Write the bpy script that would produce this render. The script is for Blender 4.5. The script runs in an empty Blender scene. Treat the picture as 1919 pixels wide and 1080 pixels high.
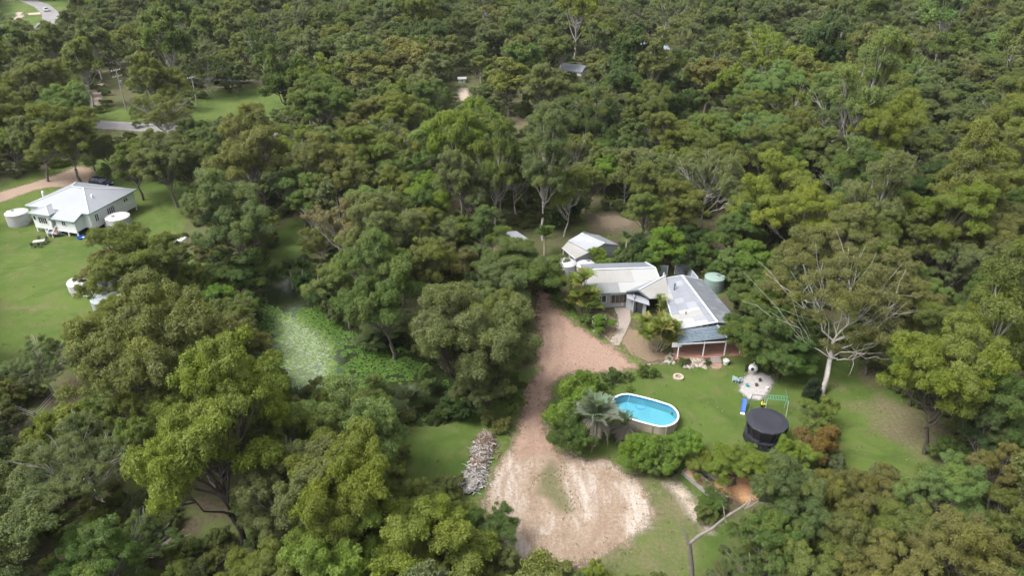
import bpy, math, random
import numpy as np
from mathutils import Vector, Matrix

SC = bpy.context.scene
COL = SC.collection
PI = math.pi

# ------------------------------------------------------------------ camera, sky, sun, exposure
CAM_H, FPX, PITCH = 55.0, 1400.0, math.radians(29.6)
CP, SP = math.cos(PITCH), math.sin(PITCH)
cam_data = bpy.data.cameras.new("camera")
cam = bpy.data.objects.new("camera", cam_data)
COL.objects.link(cam)
cam.location = (0, 0, CAM_H)
cam.rotation_euler = (PI / 2 - PITCH, 0, 0)
cam_data.sensor_width = 36.0
cam_data.lens = 36.0 * FPX / 1919.0
cam_data.clip_end = 8000
SC.camera = cam

SUN_EL, SUN_AZ = 57.0, -112.0          # azimuth clockwise from +Y (the viewing direction)
world = bpy.data.worlds.new("World")
SC.world = world
world.use_nodes = True
wn = world.node_tree
wn.nodes.clear()
w_out = wn.nodes.new("ShaderNodeOutputWorld")
w_bg = wn.nodes.new("ShaderNodeBackground")
w_sky = wn.nodes.new("ShaderNodeTexSky")
w_sky.sky_type = 'NISHITA'
w_sky.sun_disc = False
w_sky.sun_elevation = math.radians(SUN_EL)
w_sky.sun_rotation = math.radians(SUN_AZ)
w_sky.air_density = 1.0
w_sky.dust_density = 6.0
w_sky.ozone_density = 1.0
w_hs = wn.nodes.new("ShaderNodeHueSaturation")
w_hs.inputs["Saturation"].default_value = 0.15
w_bg.inputs["Strength"].default_value = 0.15
wn.links.new(w_sky.outputs[0], w_hs.inputs["Color"])
wn.links.new(w_hs.outputs[0], w_bg.inputs[0])
wn.links.new(w_bg.outputs[0], w_out.inputs[0])

sun_data = bpy.data.lights.new("sun", 'SUN')
sun_data.energy = 1.3
sun_data.angle = math.radians(20)
sun_data.color = (1.0, 0.96, 0.88)
sun = bpy.data.objects.new("sun", sun_data)
COL.objects.link(sun)
_a, _e = math.radians(SUN_AZ), math.radians(SUN_EL)
sd_ = Vector((math.sin(_a) * math.cos(_e), math.cos(_a) * math.cos(_e), math.sin(_e)))
sun.rotation_euler = (-sd_).to_track_quat('-Z', 'Y').to_euler()

SC.view_settings.view_transform = 'Standard'
SC.view_settings.look = 'None'
SC.view_settings.exposure = 1.36
SC.view_settings.gamma = 1.0
SC.view_settings.use_curve_mapping = False
SC.render.engine = 'CYCLES'
SC.cycles.max_bounces = 5
SC.cycles.diffuse_bounces = 4
SC.cycles.glossy_bounces = 2
SC.cycles.transmission_bounces = 4
SC.cycles.transparent_max_bounces = 10
SC.cycles.caustics_reflective = False
SC.cycles.caustics_refractive = False

# ------------------------------------------------------------------ places: a pixel of the 1919x1080 photograph to a point of the land
def at(px, py, z=0.0):
    u, v = px - 959.5, py - 540.0
    d = (u, FPX * CP - v * SP, -(FPX * SP + v * CP))
    t = (CAM_H - z) / -d[2]
    return Vector((d[0] * t, d[1] * t, z))

def to_px(x, y, z):
    zz = z - CAM_H
    dep = y * CP - zz * SP
    return 959.5 + FPX * x / dep, 540 - FPX * (y * SP + zz * CP) / dep, dep

def poly(pts, z=0.0):
    return np.array([tuple(at(a, b, z))[:2] for a, b in pts])

def sdist(P, X, Y):
    """signed distance to a polygon, positive inside"""
    X = np.asarray(X, float); Y = np.asarray(Y, float)
    d = np.full(X.shape, 1e9); inside = np.zeros(X.shape, bool)
    n = len(P)
    for i in range(n):
        ax, ay = P[i]; bx, by = P[(i + 1) % n]
        ex, ey = bx - ax, by - ay
        t = np.clip(((X - ax) * ex + (Y - ay) * ey) / (ex * ex + ey * ey + 1e-12), 0, 1)
        d = np.minimum(d, np.hypot(X - ax - t * ex, Y - ay - t * ey))
        if ay != by:
            c = ((ay > Y) != (by > Y)) & (X < (bx - ax) * (Y - ay) / (by - ay) + ax)
            inside ^= c
    return np.where(inside, d, -d)

def ss(a, b, x):
    t = np.clip((x - a) / (b - a), 0, 1)
    return t * t * (3 - 2 * t)

# ------------------------------------------------------------------ materials
def new_mat(name):
    m = bpy.data.materials.new(name)
    m.use_nodes = True
    nt = m.node_tree
    return m, nt, nt.nodes["Principled BSDF"], nt.nodes["Material Output"]

def N(nt, t, **kw):
    n = nt.nodes.new(t)
    for k, v in kw.items():
        if k in n.inputs: n.inputs[k].default_value = v
        else: setattr(n, k, v)
    return n

def noise(nt, scale, detail=4, rough=0.6, vec=None, dist=0.0):
    n = N(nt, "ShaderNodeTexNoise", Scale=scale, Detail=detail, Roughness=rough, Distortion=dist)
    if vec is not None: nt.links.new(vec, n.inputs["Vector"])
    return n.outputs["Fac"]

def ramp(nt, fac, stops, interp='LINEAR'):
    r = N(nt, "ShaderNodeValToRGB")
    r.color_ramp.interpolation = interp
    el = r.color_ramp.elements
    while len(el) < len(stops): el.new(0.5)
    for e, (p, c) in zip(el, stops):
        e.position = p
        e.color = (*c, 1) if isinstance(c, tuple) else (c, c, c, 1)
    nt.links.new(fac, r.inputs[0])
    return r.outputs[0]

def mixc(nt, fac, a, b, mode='MIX'):
    m = N(nt, "ShaderNodeMix", data_type='RGBA', blend_type=mode)
    for v, i in ((fac, 0), (a, 6), (b, 7)):
        if hasattr(v, 'links'): nt.links.new(v, m.inputs[i])
        elif isinstance(v, tuple): m.inputs[i].default_value = (*v, 1)
        else: m.inputs[i].default_value = v
    return m.outputs[2]

def mth(nt, op, a, b=0.0, clamp=False):
    m = N(nt, "ShaderNodeMath", operation=op, use_clamp=clamp)
    for v, i in ((a, 0), (b, 1)):
        if hasattr(v, 'links'): nt.links.new(v, m.inputs[i])
        else: m.inputs[i].default_value = v
    return m.outputs[0]

def attr(nt, name):
    a = N(nt, "ShaderNodeAttribute", attribute_name=name)
    return a.outputs["Fac"]

def position(nt):
    return N(nt, "ShaderNodeNewGeometry").outputs["Position"]

def bump(nt, bsdf, h, strength=0.5, dist=0.1):
    b = N(nt, "ShaderNodeBump", Strength=strength, Distance=dist)
    nt.links.new(h, b.inputs["Height"])
    nt.links.new(b.outputs[0], bsdf.inputs["Normal"])

_mats = {}
def paint(name, col, rough=0.6, metal=0.0, var=0.15, scale=3.0, b=0.0, spec=0.4):
    """a painted or weathered plain surface: colour with grime and grain"""
    if name in _mats: return _mats[name]
    m, nt, bs, out = new_mat(name)
    tc = N(nt, "ShaderNodeTexCoord").outputs["Object"]
    n1 = noise(nt, scale, 5, 0.65, tc)
    n2 = noise(nt, scale * 9, 3, 0.6, tc)
    f = mth(nt, 'ADD', mth(nt, 'MULTIPLY', n1, 0.7), mth(nt, 'MULTIPLY', n2, 0.3))
    c = ramp(nt, f, [(0.3, tuple(x * (1 - var) for x in col)), (0.7, tuple(min(1, x * (1 + var)) for x in col))])
    nt.links.new(c, bs.inputs["Base Color"])
    bs.inputs["Roughness"].default_value = rough
    bs.inputs["Metallic"].default_value = metal
    bs.inputs["Specular IOR Level"].default_value = spec
    if b: bump(nt, bs, n2, b, 0.02)
    _mats[name] = m
    return m

def sheet_metal(name, col, dirt=(0.25, 0.24, 0.22), rib=0.2, dirty=0.35, rough=0.42):
    """ribbed roof sheeting: UV x runs along the eave in metres"""
    if name in _mats: return _mats[name]
    m, nt, bs, out = new_mat(name)
    uv = N(nt, "ShaderNodeTexCoord").outputs["UV"]
    pos = position(nt)
    sep = N(nt, "ShaderNodeSeparateXYZ"); nt.links.new(uv, sep.inputs[0])
    w = mth(nt, 'SINE', mth(nt, 'MULTIPLY', sep.outputs[0], 2 * PI / rib))
    sheetn = N(nt, "ShaderNodeTexWhiteNoise", noise_dimensions='1D')
    nt.links.new(mth(nt, 'FLOOR', mth(nt, 'DIVIDE', sep.outputs[0], 0.76)), sheetn.inputs["W"])
    st = N(nt, "ShaderNodeMapping"); nt.links.new(uv, st.inputs[0]); st.inputs["Scale"].default_value = (3.0, 0.35, 1)
    streak = noise(nt, 1.6, 6, 0.7, st.outputs[0])
    big = noise(nt, 0.35, 4, 0.6, pos)
    f = mth(nt, 'ADD', mth(nt, 'MULTIPLY', streak, 0.5), mth(nt, 'MULTIPLY', big, 0.5))
    f = mth(nt, 'MULTIPLY', ramp(nt, f, [(0.42, 0.0), (0.7, 1.0)]), dirty)
    c = mixc(nt, f, col, dirt)
    c = mixc(nt, mth(nt, 'MULTIPLY', sheetn.outputs[0], 0.12), c, tuple(x * 0.6 for x in col))
    c = mixc(nt, mth(nt, 'MULTIPLY', mth(nt, 'ADD', w, 1.0), 0.07), c, (0.1, 0.1, 0.11))
    nt.links.new(c, bs.inputs["Base Color"])
    bs.inputs["Roughness"].default_value = rough
    bs.inputs["Metallic"].default_value = 0.15
    bump(nt, bs, w, 0.25, 0.02)
    _mats[name] = m
    return m

def boards_mat(name, col, pitch=0.17):
    """weatherboards: shallow horizontal laps"""
    if name in _mats: return _mats[name]
    m, nt, bs, out = new_mat(name)
    pos = position(nt)
    sep = N(nt, "ShaderNodeSeparateXYZ"); nt.links.new(pos, sep.inputs[0])
    fr = mth(nt, 'FRACT', mth(nt, 'DIVIDE', sep.outputs[2], pitch))
    n = noise(nt, 2.0, 5, 0.6, pos)
    c = mixc(nt, mth(nt, 'MULTIPLY', n, 0.25), col, tuple(x * 0.7 for x in col))
    c = mixc(nt, ramp(nt, fr, [(0.0, 0.35), (0.12, 0.0)]), c, tuple(x * 0.45 for x in col))
    nt.links.new(c, bs.inputs["Base Color"])
    bs.inputs["Roughness"].default_value = 0.6
    bump(nt, bs, fr, 0.4, 0.02)
    _mats[name] = m
    return m

def leaf_mat(name, random_palette=None, sheen=0.3):
    m, nt, bs, out = new_mat(name)
    oi = N(nt, "ShaderNodeObjectInfo")
    if random_palette:
        base = ramp(nt, oi.outputs["Random"], random_palette, 'LINEAR')
    else:
        base = oi.outputs["Color"]
    t = attr(nt, "tint")
    t2 = attr(nt, "tip")
    # clump to clump: older leaves duller and darker, young growth yellower
    c = mixc(nt, mth(nt, 'MULTIPLY', t, 0.75, True), base, (0.74, 0.76, 0.74), 'MULTIPLY')
    young = mixc(nt, 0.45, base, (0.27, 0.28, 0.04), 'MIX')
    c = mixc(nt, mth(nt, 'MULTIPLY', ramp(nt, t2, [(0.55, 0.0), (1.0, 1.0)]), 0.75), c, young)
    grey = noise(nt, 0.22, 2, 0.5, position(nt))
    c = mixc(nt, mth(nt, 'MULTIPLY', ramp(nt, grey, [(0.38, 0.0), (0.65, 1.0)]), 0.5), c, mixc(nt, 0.5, base, (0.15, 0.155, 0.095), 'MIX'))
    nt.links.new(c, bs.inputs["Base Color"])
    bs.inputs["Roughness"].default_value = 0.55
    bs.inputs["Specular IOR Level"].default_value = sheen
    tr = N(nt, "ShaderNodeBsdfTranslucent")
    cc = mixc(nt, 0.35, c, (0.26, 0.34, 0.02), 'MIX')
    nt.links.new(cc, tr.inputs[0])
    mx = N(nt, "ShaderNodeMixShader", Fac=0.46)
    nt.links.new(bs.outputs[0], mx.inputs[1]); nt.links.new(tr.outputs[0], mx.inputs[2])
    nt.links.new(mx.outputs[0], out.inputs[0])
    return m

PAL = {
 'olive':   ((0.130, 0.160, 0.030), 'olive green'),
 'yellow':  ((0.165, 0.215, 0.026), 'yellow green'),
 'green':   ((0.082, 0.140, 0.028), 'mid green'),
 'dark':    ((0.040, 0.080, 0.020), 'dark green'),
 'grey':    ((0.125, 0.158, 0.058), 'grey green'),
 'brown':   ((0.150, 0.152, 0.042), 'brownish olive'),
 'rust':    ((0.210, 0.138, 0.034), 'rusty orange'),
 'lime':    ((0.125, 0.220, 0.022), 'bright lime green'),
 'pink':    ((0.190, 0.160, 0.080), 'faded pinkish brown'),
 'pale':    ((0.140, 0.205, 0.055), 'pale green'),
}
LEAF = leaf_mat("eucalypt_leaves")
LEAF_R = leaf_mat("distant_eucalypt_leaves", [(0.0, (0.122, 0.150, 0.040)), (0.18, (0.088, 0.130, 0.034)), (0.34, (0.128, 0.152, 0.070)),
    (0.5, (0.095, 0.140, 0.042)), (0.64, (0.155, 0.155, 0.050)), (0.78, (0.140, 0.190, 0.032)), (0.9, (0.062, 0.100, 0.030)), (1.0, (0.135, 0.160, 0.075))])
BARK = {'pale': paint("pale_gum_bark", (0.30, 0.28, 0.25), 0.8, var=0.35, scale=2.0),
        'dark': paint("dark_ironbark", (0.06, 0.048, 0.040), 0.9, var=0.4, scale=2.0),
        'white': paint("white_gum_bark", (0.30, 0.285, 0.26), 0.75, var=0.3, scale=1.5),
        'mid': paint("grey_brown_bark", (0.13, 0.115, 0.10), 0.9, var=0.4, scale=2.0)}

# ------------------------------------------------------------------ object helpers
def tag(o, label=None, cat=None, group=None, kind=None):
    if label: o["label"] = label
    if cat: o["category"] = cat
    if group: o["group"] = group
    if kind: o["kind"] = kind
    return o

def link(name, mesh, parent=None, loc=None):
    o = bpy.data.objects.new(name, mesh)
    COL.objects.link(o)
    if parent is not None: o.parent = parent
    if loc is not None: o.location = loc
    return o

def thing(name, loc, label, cat, rz=0.0, group=None):
    o = bpy.data.objects.new(name, None)
    COL.objects.link(o)
    o.location = loc; o.rotation_euler = (0, 0, rz)
    o.empty_display_size = 0.3
    return tag(o, label, cat, group)

class MB:
    def __init__(s): s.v = []; s.f = []; s.uv = {}
    def add(s, vs, fs):
        k = len(s.v); s.v += [tuple(p) for p in vs]; s.f += [tuple(i + k for i in f) for f in fs]
        return s
    def box(s, c, d, rz=0.0, rx=0.0, ry=0.0):
        x, y, z = d[0] / 2, d[1] / 2, d[2] / 2
        M = Matrix.Rotation(rz, 3, 'Z') @ Matrix.Rotation(ry, 3, 'Y') @ Matrix.Rotation(rx, 3, 'X')
        vs = [Vector(c) + M @ Vector((a * x, b * y, e * z)) for e in (-1, 1) for a, b in ((-1, -1), (1, -1), (1, 1), (-1, 1))]
        return s.add(vs, [(3, 2, 1, 0), (4, 5, 6, 7), (0, 1, 5, 4), (1, 2, 6, 5), (2, 3, 7, 6), (3, 0, 4, 7)])
    def bar(s, a, b, w, h=None):
        """a box-section bar from a to b"""
        a, b = Vector(a), Vector(b); h = h or w
        d = (b - a).normalized()
        up = Vector((0, 0, 1)) if abs(d.z) < 0.95 else Vector((0, 1, 0))
        sx = d.cross(up).normalized() * w / 2; sy = sx.cross(d).normalized() * h / 2
        vs = [p + i * sx + j * sy for p in (a, b) for i, j in ((-1, -1), (1, -1), (1, 1), (-1, 1))]
        return s.add(vs, [(3, 2, 1, 0), (4, 5, 6, 7), (0, 1, 5, 4), (1, 2, 6, 5), (2, 3, 7, 6), (3, 0, 4, 7)])
    def tube(s, pts, rs, n=8, cap=True):
        pts = [Vector(p) for p in pts]
        if not hasattr(rs, '__len__'): rs = [rs] * len(pts)
        k = len(s.v)
        for i, p in enumerate(pts):
            d = (pts[min(i + 1, len(pts) - 1)] - pts[max(i - 1, 0)]).normalized()
            up = Vector((0, 0, 1)) if abs(d.z) < 0.95 else Vector((1, 0, 0))
            a = d.cross(up).normalized(); b = a.cross(d).normalized()
            for j in range(n):
                t = 2 * PI * j / n
                s.v.append(tuple(p + rs[i] * (math.cos(t) * a + math.sin(t) * b)))
        for i in range(len(pts) - 1):
            for j in range(n):
                q = k + i * n
                s.f.append((q + j, q + (j + 1) % n, q + n + (j + 1) % n, q + n + j))
        if cap:
            s.f.append(tuple(k + j for j in range(n))[::-1])
            s.f.append(tuple(k + (len(pts) - 1) * n + j for j in range(n)))
        return s
    def lathe(s, prof, n=24, c=(0, 0, 0), sx=1.0, sy=1.0):
        k = len(s.v)
        for r, z in prof:
            for j in range(n):
                t = 2 * PI * j / n
                s.v.append((c[0] + r * math.cos(t) * sx, c[1] + r * math.sin(t) * sy, c[2] + z))
        for i in range(len(prof) - 1):
            for j in range(n):
                q = k + i * n
                s.f.append((q + j, q + (j + 1) % n, q + n + (j + 1) % n, q + n + j))
        s.f.append(tuple(k + j for j in range(n))[::-1])
        s.f.append(tuple(k + (len(prof) - 1) * n + j for j in range(n)))
        return s
    def mesh(s, name, mat, smooth=False):
        me = bpy.data.meshes.new(name)
        me.from_pydata(s.v, [], s.f)
        me.materials.append(mat)
        if smooth: me.polygons.foreach_set("use_smooth", [True] * len(me.polygons))
        me.update()
        return me
    def build(s, name, mat, parent=None, loc=None, smooth=False):
        return link(name, s.mesh(name, mat, smooth), parent, loc)

def slab(name, pts, thick, mat, parent=None, up=None):
    """a sheet with thickness under the polygon pts (world or parent space); UV x runs along the first edge in metres"""
    pts = [Vector(p) for p in pts]
    n = Vector((0, 0, 0))
    for i in range(len(pts)):
        n += (pts[i] - pts[0]).cross(pts[(i + 1) % len(pts)] - pts[0])
    n.normalize()
    if n.z < 0: pts.reverse(); n = -n
    low = [p - Vector((0, 0, thick)) for p in pts]
    k = len(pts)
    me = bpy.data.meshes.new(name)
    fs = [tuple(range(k)), tuple(range(2 * k - 1, k - 1, -1))] + [(i, i + k, (i + 1) % k + k, (i + 1) % k) for i in range(k)]
    me.from_pydata([tuple(p) for p in pts + low], [], fs)
    # eave direction = horizontal direction in the plane
    e = Vector((0, 0, 1)).cross(n)
    if e.length < 1e-3: e = (pts[1] - pts[0])
    e.normalize(); g = n.cross(e)
    uvl = me.uv_layers.new(name="UVMap")
    allp = pts + low
    for l in me.loops:
        p = allp[l.vertex_index]
        uvl.data[l.index].uv = (p.dot(e), p.dot(g))
    me.materials.append(mat)
    me.update()
    return link(name, me, parent)

def strip(name, a, b, w, h, mat, parent=None):
    return MB().bar(a, b, w, h).build(name, mat, parent)

def wall(name, a, b, z0, z1, thick, mat, parent):
    """an upright wall from a to b (xy); z1 may be a pair for a sloping top"""
    a, b = Vector((a[0], a[1])), Vector((b[0], b[1]))
    d = (b - a).normalized(); n = Vector((d.y, -d.x)) * thick / 2
    za, zb = z1 if hasattr(z1, '__len__') else (z1, z1)
    q = [a - n, b - n, b + n, a + n]
    vs = [(p.x, p.y, z0) for p in q] + [(p.x, p.y, z) for p, z in zip(q, (za, zb, zb, za))]
    return MB().add(vs, [(3, 2, 1, 0), (4, 5, 6, 7), (0, 1, 5, 4), (1, 2, 6, 5), (2, 3, 7, 6), (3, 0, 4, 7)]).build(name, mat, parent)

def window(a, b, t, w, z0, h, parent, frame_mat, pane_mat, off=0.09, bars=1, name='window'):
    """a window on the wall line a-b at fraction t; frame (part) with its panes (sub-parts)"""
    a, b = Vector((a[0], a[1], 0)), Vector((b[0], b[1], 0))
    d = (b - a).normalized(); n = Vector((d.y, -d.x, 0))
    c = a + (b - a) * t + n * off
    f = MB()
    x0, x1 = -w / 2, w / 2
    P_ = lambda x, z, o=0.0: c + d * x + Vector((0, 0, z)) + n * o
    s = 0.07
    f.bar(P_(x0, z0 - s / 2), P_(x1, z0 - s / 2), s, s)
    f.bar(P_(x0, z0 + h + s / 2), P_(x1, z0 + h + s / 2), s, s)
    f.bar(P_(x0 - s / 2, z0 - s), P_(x0 - s / 2, z0 + h + s), s, s)
    f.bar(P_(x1 + s / 2, z0 - s), P_(x1 + s / 2, z0 + h + s), s, s)
    for i in range(1, bars + 1):
        x = x0 + w * i / (bars + 1)
        f.bar(P_(x, z0), P_(x, z0 + h), s * 0.7, s)
    fo = f.build(name, frame_mat, parent)
    for i in range(bars + 1):
        xa = x0 + w * i / (bars + 1) + 0.03; xb = x0 + w * (i + 1) / (bars + 1) - 0.03
        MB().bar(P_((xa + xb) / 2, z0 + 0.002, -0.02), P_((xa + xb) / 2, z0 + h - 0.002, -0.02), xb - xa, 0.02).build('pane', pane_mat, fo)
    return fo

GLASS = paint("dark_window_glass", (0.03, 0.035, 0.04), 0.08, var=0.2, spec=0.8)
WHITE = paint("white_paint", (0.66, 0.67, 0.67), 0.55, var=0.08)
DGREY = paint("dark_grey_trim", (0.10, 0.12, 0.13), 0.5, var=0.1)
CONC = paint("concrete", (0.26, 0.24, 0.22), 0.85, var=0.2, b=0.2)

# ------------------------------------------------------------------ land
POND = poly([(500, 512), (535, 505), (560, 530), (590, 565), (640, 600), (700, 618), (760, 640), (830, 680), (880, 720), (880, 765), (830, 785),
             (770, 785), (700, 770), (620, 745), (540, 725), (490, 700), (465, 650), (478, 610), (492, 560)])
WATER_Z = -0.55
def ground_z(x, y):
    s = sdist(POND, x, y)
    return -1.5 * ss(-1.8, 2.2, s)

L_LEFT = poly([(-500, 330), (0, 348), (60, 328), (150, 290), (250, 300), (370, 345), (352, 390), (335, 440), (330, 470), (400, 500), (330, 540), (200, 560), (190, 600), (150, 640), (90, 650), (30, 690), (-60, 740), (-500, 640)])
L_STRIP = poly([(485, 520), (520, 440), (545, 410), (600, 420), (590, 470), (560, 520)])
L_MEADOW = poly([(170, 232), (185, 205), (260, 195), (290, 165), (400, 165), (545, 160), (570, 190), (520, 222), (430, 230), (360, 225), (240, 235)])
L_MID = poly([(745, 800), (880, 755), (960, 700), (1010, 690), (990, 745), (978, 800), (965, 850), (920, 905), (912, 960), (900, 1010), (740, 1000), (760, 900)])
L_POOL = poly([(1010, 850), (1030, 700), (1190, 690), (1370, 676), (1520, 665), (1640, 690), (1745, 750), (1740, 890), (1640, 930), (1560, 890), (1440, 900), (1330, 880), (1290, 900), (1200, 900), (1110, 860)])
L_LOW = poly([(900, 1010), (1060, 840), (1210, 870), (1300, 900), (1380, 990), (1330, 1100), (1300, 1200), (900, 1200)])
L_ROAD = poly([(-300, 20), (0, 2), (60, -25), (160, -20), (135, 45), (90, 65), (0, 75), (-300, 90)])
L_BANK = poly([(1005, 530), (1040, 540), (1110, 600), (1200, 670), (1195, 700), (1080, 640), (1030, 580)])
L_BACK = poly([(880, 405), (1000, 400), (1110, 400), (1220, 400), (1340, 420), (1350, 480), (1300, 520), (1180, 500), (1050, 430), (950, 430), (880, 430)])
LAWNS = [(L_LEFT, 1.0, 2.5), (L_STRIP, 0.85, 1.5), (L_MEADOW, 0.9, 3.0), (L_MID, 0.9, 2.0), (L_POOL, 0.95, 1.5), (L_LOW, 0.7, 2.0), (L_ROAD, 0.8, 3.0), (L_BANK, 0.9, 0.8), (L_BACK, 0.45, 2.0)]
DRY = [(poly([(1600, 760), (1660, 745), (1740, 770), (1780, 830), (1720, 860), (1660, 820)]), 0.8, 3.0),
       (poly([(1010, 780), (1110, 840), (1160, 870), (1080, 850), (1025, 820)]), 0.3, 1.5),
       (poly([(1180, 860), (1260, 880), (1330, 960), (1310, 1080), (950, 1100), (960, 1050), (1200, 1020)]), 0.6, 2.5),
       (poly([(1100, 400), (1200, 405), (1190, 435), (1110, 435)]), 1.0, 2.0),
       (poly([(1320, 430), (1350, 390), (1390, 410), (1370, 470), (1330, 480)]), 0.8, 2.0),
       (poly([(940, 210), (1010, 215), (1010, 240), (950, 240)]), 0.8, 4.0),
       (poly([(110, 700), (180, 720), (180, 765), (110, 770)]), 0.8, 2.0),
       (poly([(1840, 400), (1919, 390), (1960, 520), (1860, 510)]), 1.0, 5.0),
       (poly([(1600, 690), (1700, 690), (1720, 720), (1620, 720)]), 0.9, 1.5),
       (poly([(-60, 565), (0, 570), (130, 572), (130, 580), (0, 582)]), 0.55, 0.5),
       (poly([(1490, 690), (1560, 700), (1600, 740), (1560, 745)]), 0.4, 2.0)]

def grid_axis(lo, hi, step, far, grow=1.35):
    a = list(np.arange(lo, hi + 1e-6, step))
    s = step; x = a[-1]
    while x < far: s *= grow; x += s; a.append(x)
    s = step; x = a[0]; pre = []
    while x > -far: s *= grow; x -= s; pre.append(x)
    return np.array(pre[::-1] + a)

def grid_mesh(name, xs, ys, zf, attrs, mat, keep=None):
    X, Y = np.meshgrid(xs, ys)
    Z = zf(X, Y)
    nx, ny = len(xs), len(ys)
    idx = np.arange(nx * ny).reshape(ny, nx)
    q = np.stack([idx[:-1, :-1], idx[:-1, 1:], idx[1:, 1:], idx[1:, :-1]], -1).reshape(-1, 4)
    A = {k: f(X, Y).ravel() for k, f in attrs.items()}
    V = np.stack([X, Y, Z], -1).reshape(-1, 3)
    if keep is not None:
        kv = keep(X, Y).ravel()
        q = q[kv[q].any(1)]
        used = np.unique(q); rm = np.full(len(V), -1); rm[used] = np.arange(len(used))
        q = rm[q]; V = V[used]; A = {k: a[used] for k, a in A.items()}
    me = fast_mesh(name, V, q, 4)
    for k, a in A.items():
        at_ = me.attributes.new(k, 'FLOAT', 'POINT')
        at_.data.foreach_set('value', a.astype(np.float32))
    me.materials.append(mat)
    me.polygons.foreach_set("use_smooth", np.ones(len(me.polygons), bool))
    me.update()
    return me

def fast_mesh(name, V, F, k):
    me = bpy.data.meshes.new(name)
    me.vertices.add(len(V)); me.vertices.foreach_set('co', np.asarray(V, np.float32).ravel())
    me.loops.add(len(F) * k); me.loops.foreach_set('vertex_index', np.asarray(F, np.int32).ravel())
    me.polygons.add(len(F)); me.polygons.foreach_set('loop_start', np.arange(0, len(F) * k, k, dtype=np.int32))
    me.update(calc_edges=True)
    return me

def ground_material():
    m, nt, bs, out = new_mat("bush_floor_and_lawn")
    pos = position(nt)
    n_big = noise(nt, 0.06, 5, 0.6, pos)
    n_mid = noise(nt, 0.35, 5, 0.65, pos)
    n_fine = noise(nt, 2.6, 6, 0.75, pos)
    n_tiny = noise(nt, 11.0, 4, 0.8, pos)
    # forest floor: leaf litter, bare earth, rough grass
    litter = ramp(nt, n_fine, [(0.25, (0.035, 0.030, 0.020)), (0.5, (0.075, 0.060, 0.040)), (0.75, (0.14, 0.11, 0.08))])
    rough = ramp(nt, n_tiny, [(0.3, (0.045, 0.065, 0.020)), (0.7, (0.10, 0.125, 0.035))])
    floor = mixc(nt, ramp(nt, n_mid, [(0.40, 0.0), (0.60, 1.0)]), litter, rough)
    # lawn
    lawn = ramp(nt, n_tiny, [(0.25, (0.048, 0.080, 0.015)), (0.55, (0.088, 0.126, 0.027)), (0.8, (0.135, 0.168, 0.046))])
    lush = ramp(nt, n_tiny, [(0.25, (0.034, 0.064, 0.013)), (0.8, (0.082, 0.122, 0.024))])
    lawn = mixc(nt, ramp(nt, n_big, [(0.38, 0.0), (0.62, 1.0)]), lawn, lush)
    paleg = ramp(nt, n_fine, [(0.3, (0.085, 0.092, 0.034)), (0.7, (0.135, 0.125, 0.060))])
    lawn = mixc(nt, ramp(nt, n_mid, [(0.48, 0.0), (0.70, 0.75)]), lawn, paleg)
    n_pat = noise(nt, 0.16, 6, 0.7, pos, 0.8)
    lawn = mixc(nt, ramp(nt, n_pat, [(0.50, 0.0), (0.66, 0.6)]), lawn, (0.034, 0.066, 0.012))
    lawn = mixc(nt, ramp(nt, noise(nt, 0.9, 6, 0.8, pos), [(0.60, 0.0), (0.76, 0.7)]), lawn, (0.15, 0.135, 0.06))
    lm = mth(nt, 'ADD', attr(nt, "lawn"), mth(nt, 'MULTIPLY', mth(nt, 'SUBTRACT', n_mid, 0.5), 0.9))
    c = mixc(nt, ramp(nt, lm, [(0.32, 0.0), (0.62, 1.0)]), floor, lawn)
    drycol = ramp(nt, n_fine, [(0.3, (0.085, 0.070, 0.040)), (0.55, (0.150, 0.120, 0.080)), (0.8, (0.24, 0.20, 0.15))])
    dm = mth(nt, 'ADD', attr(nt, "dry"), mth(nt, 'MULTIPLY', mth(nt, 'SUBTRACT', mth(nt, 'ADD', mth(nt, 'MULTIPLY', n_mid, .5), mth(nt, 'MULTIPLY', n_fine, .5)), 0.5), 1.6))
    c = mixc(nt, mth(nt, 'MULTIPLY', ramp(nt, dm, [(0.30, 0.0), (0.85, 1.0)]), 0.8), c, drycol)
    # pond bed
    c = mixc(nt, attr(nt, "bed"), c, (0.03, 0.028, 0.015))
    nt.links.new(c, bs.inputs["Base Color"])
    bs.inputs["Roughness"].default_value = 0.95
    bs.inputs["Specular IOR Level"].default_value = 0.15
    bump(nt, bs, mth(nt, 'ADD', n_tiny, n_fine), 0.8, 0.12)
    return m

def fld(lst):
    def f(X, Y):
        r = np.zeros(X.shape)
        for P_, v, w in lst: r = np.maximum(r, v * ss(-w, w * 0.6, sdist(P_, X, Y)))
        return r
    return f

xs = grid_axis(-105, 75, 1.0, 3500); ys = grid_axis(30, 175, 1.0, 4500)
gm = grid_mesh("ground", xs, ys, ground_z, {"lawn": fld(LAWNS), "dry": fld(DRY), "bed": lambda X, Y: ss(0.2, 1.6, sdist(POND, X, Y))}, ground_material())
tag(link("ground", gm), kind="structure")

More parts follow.
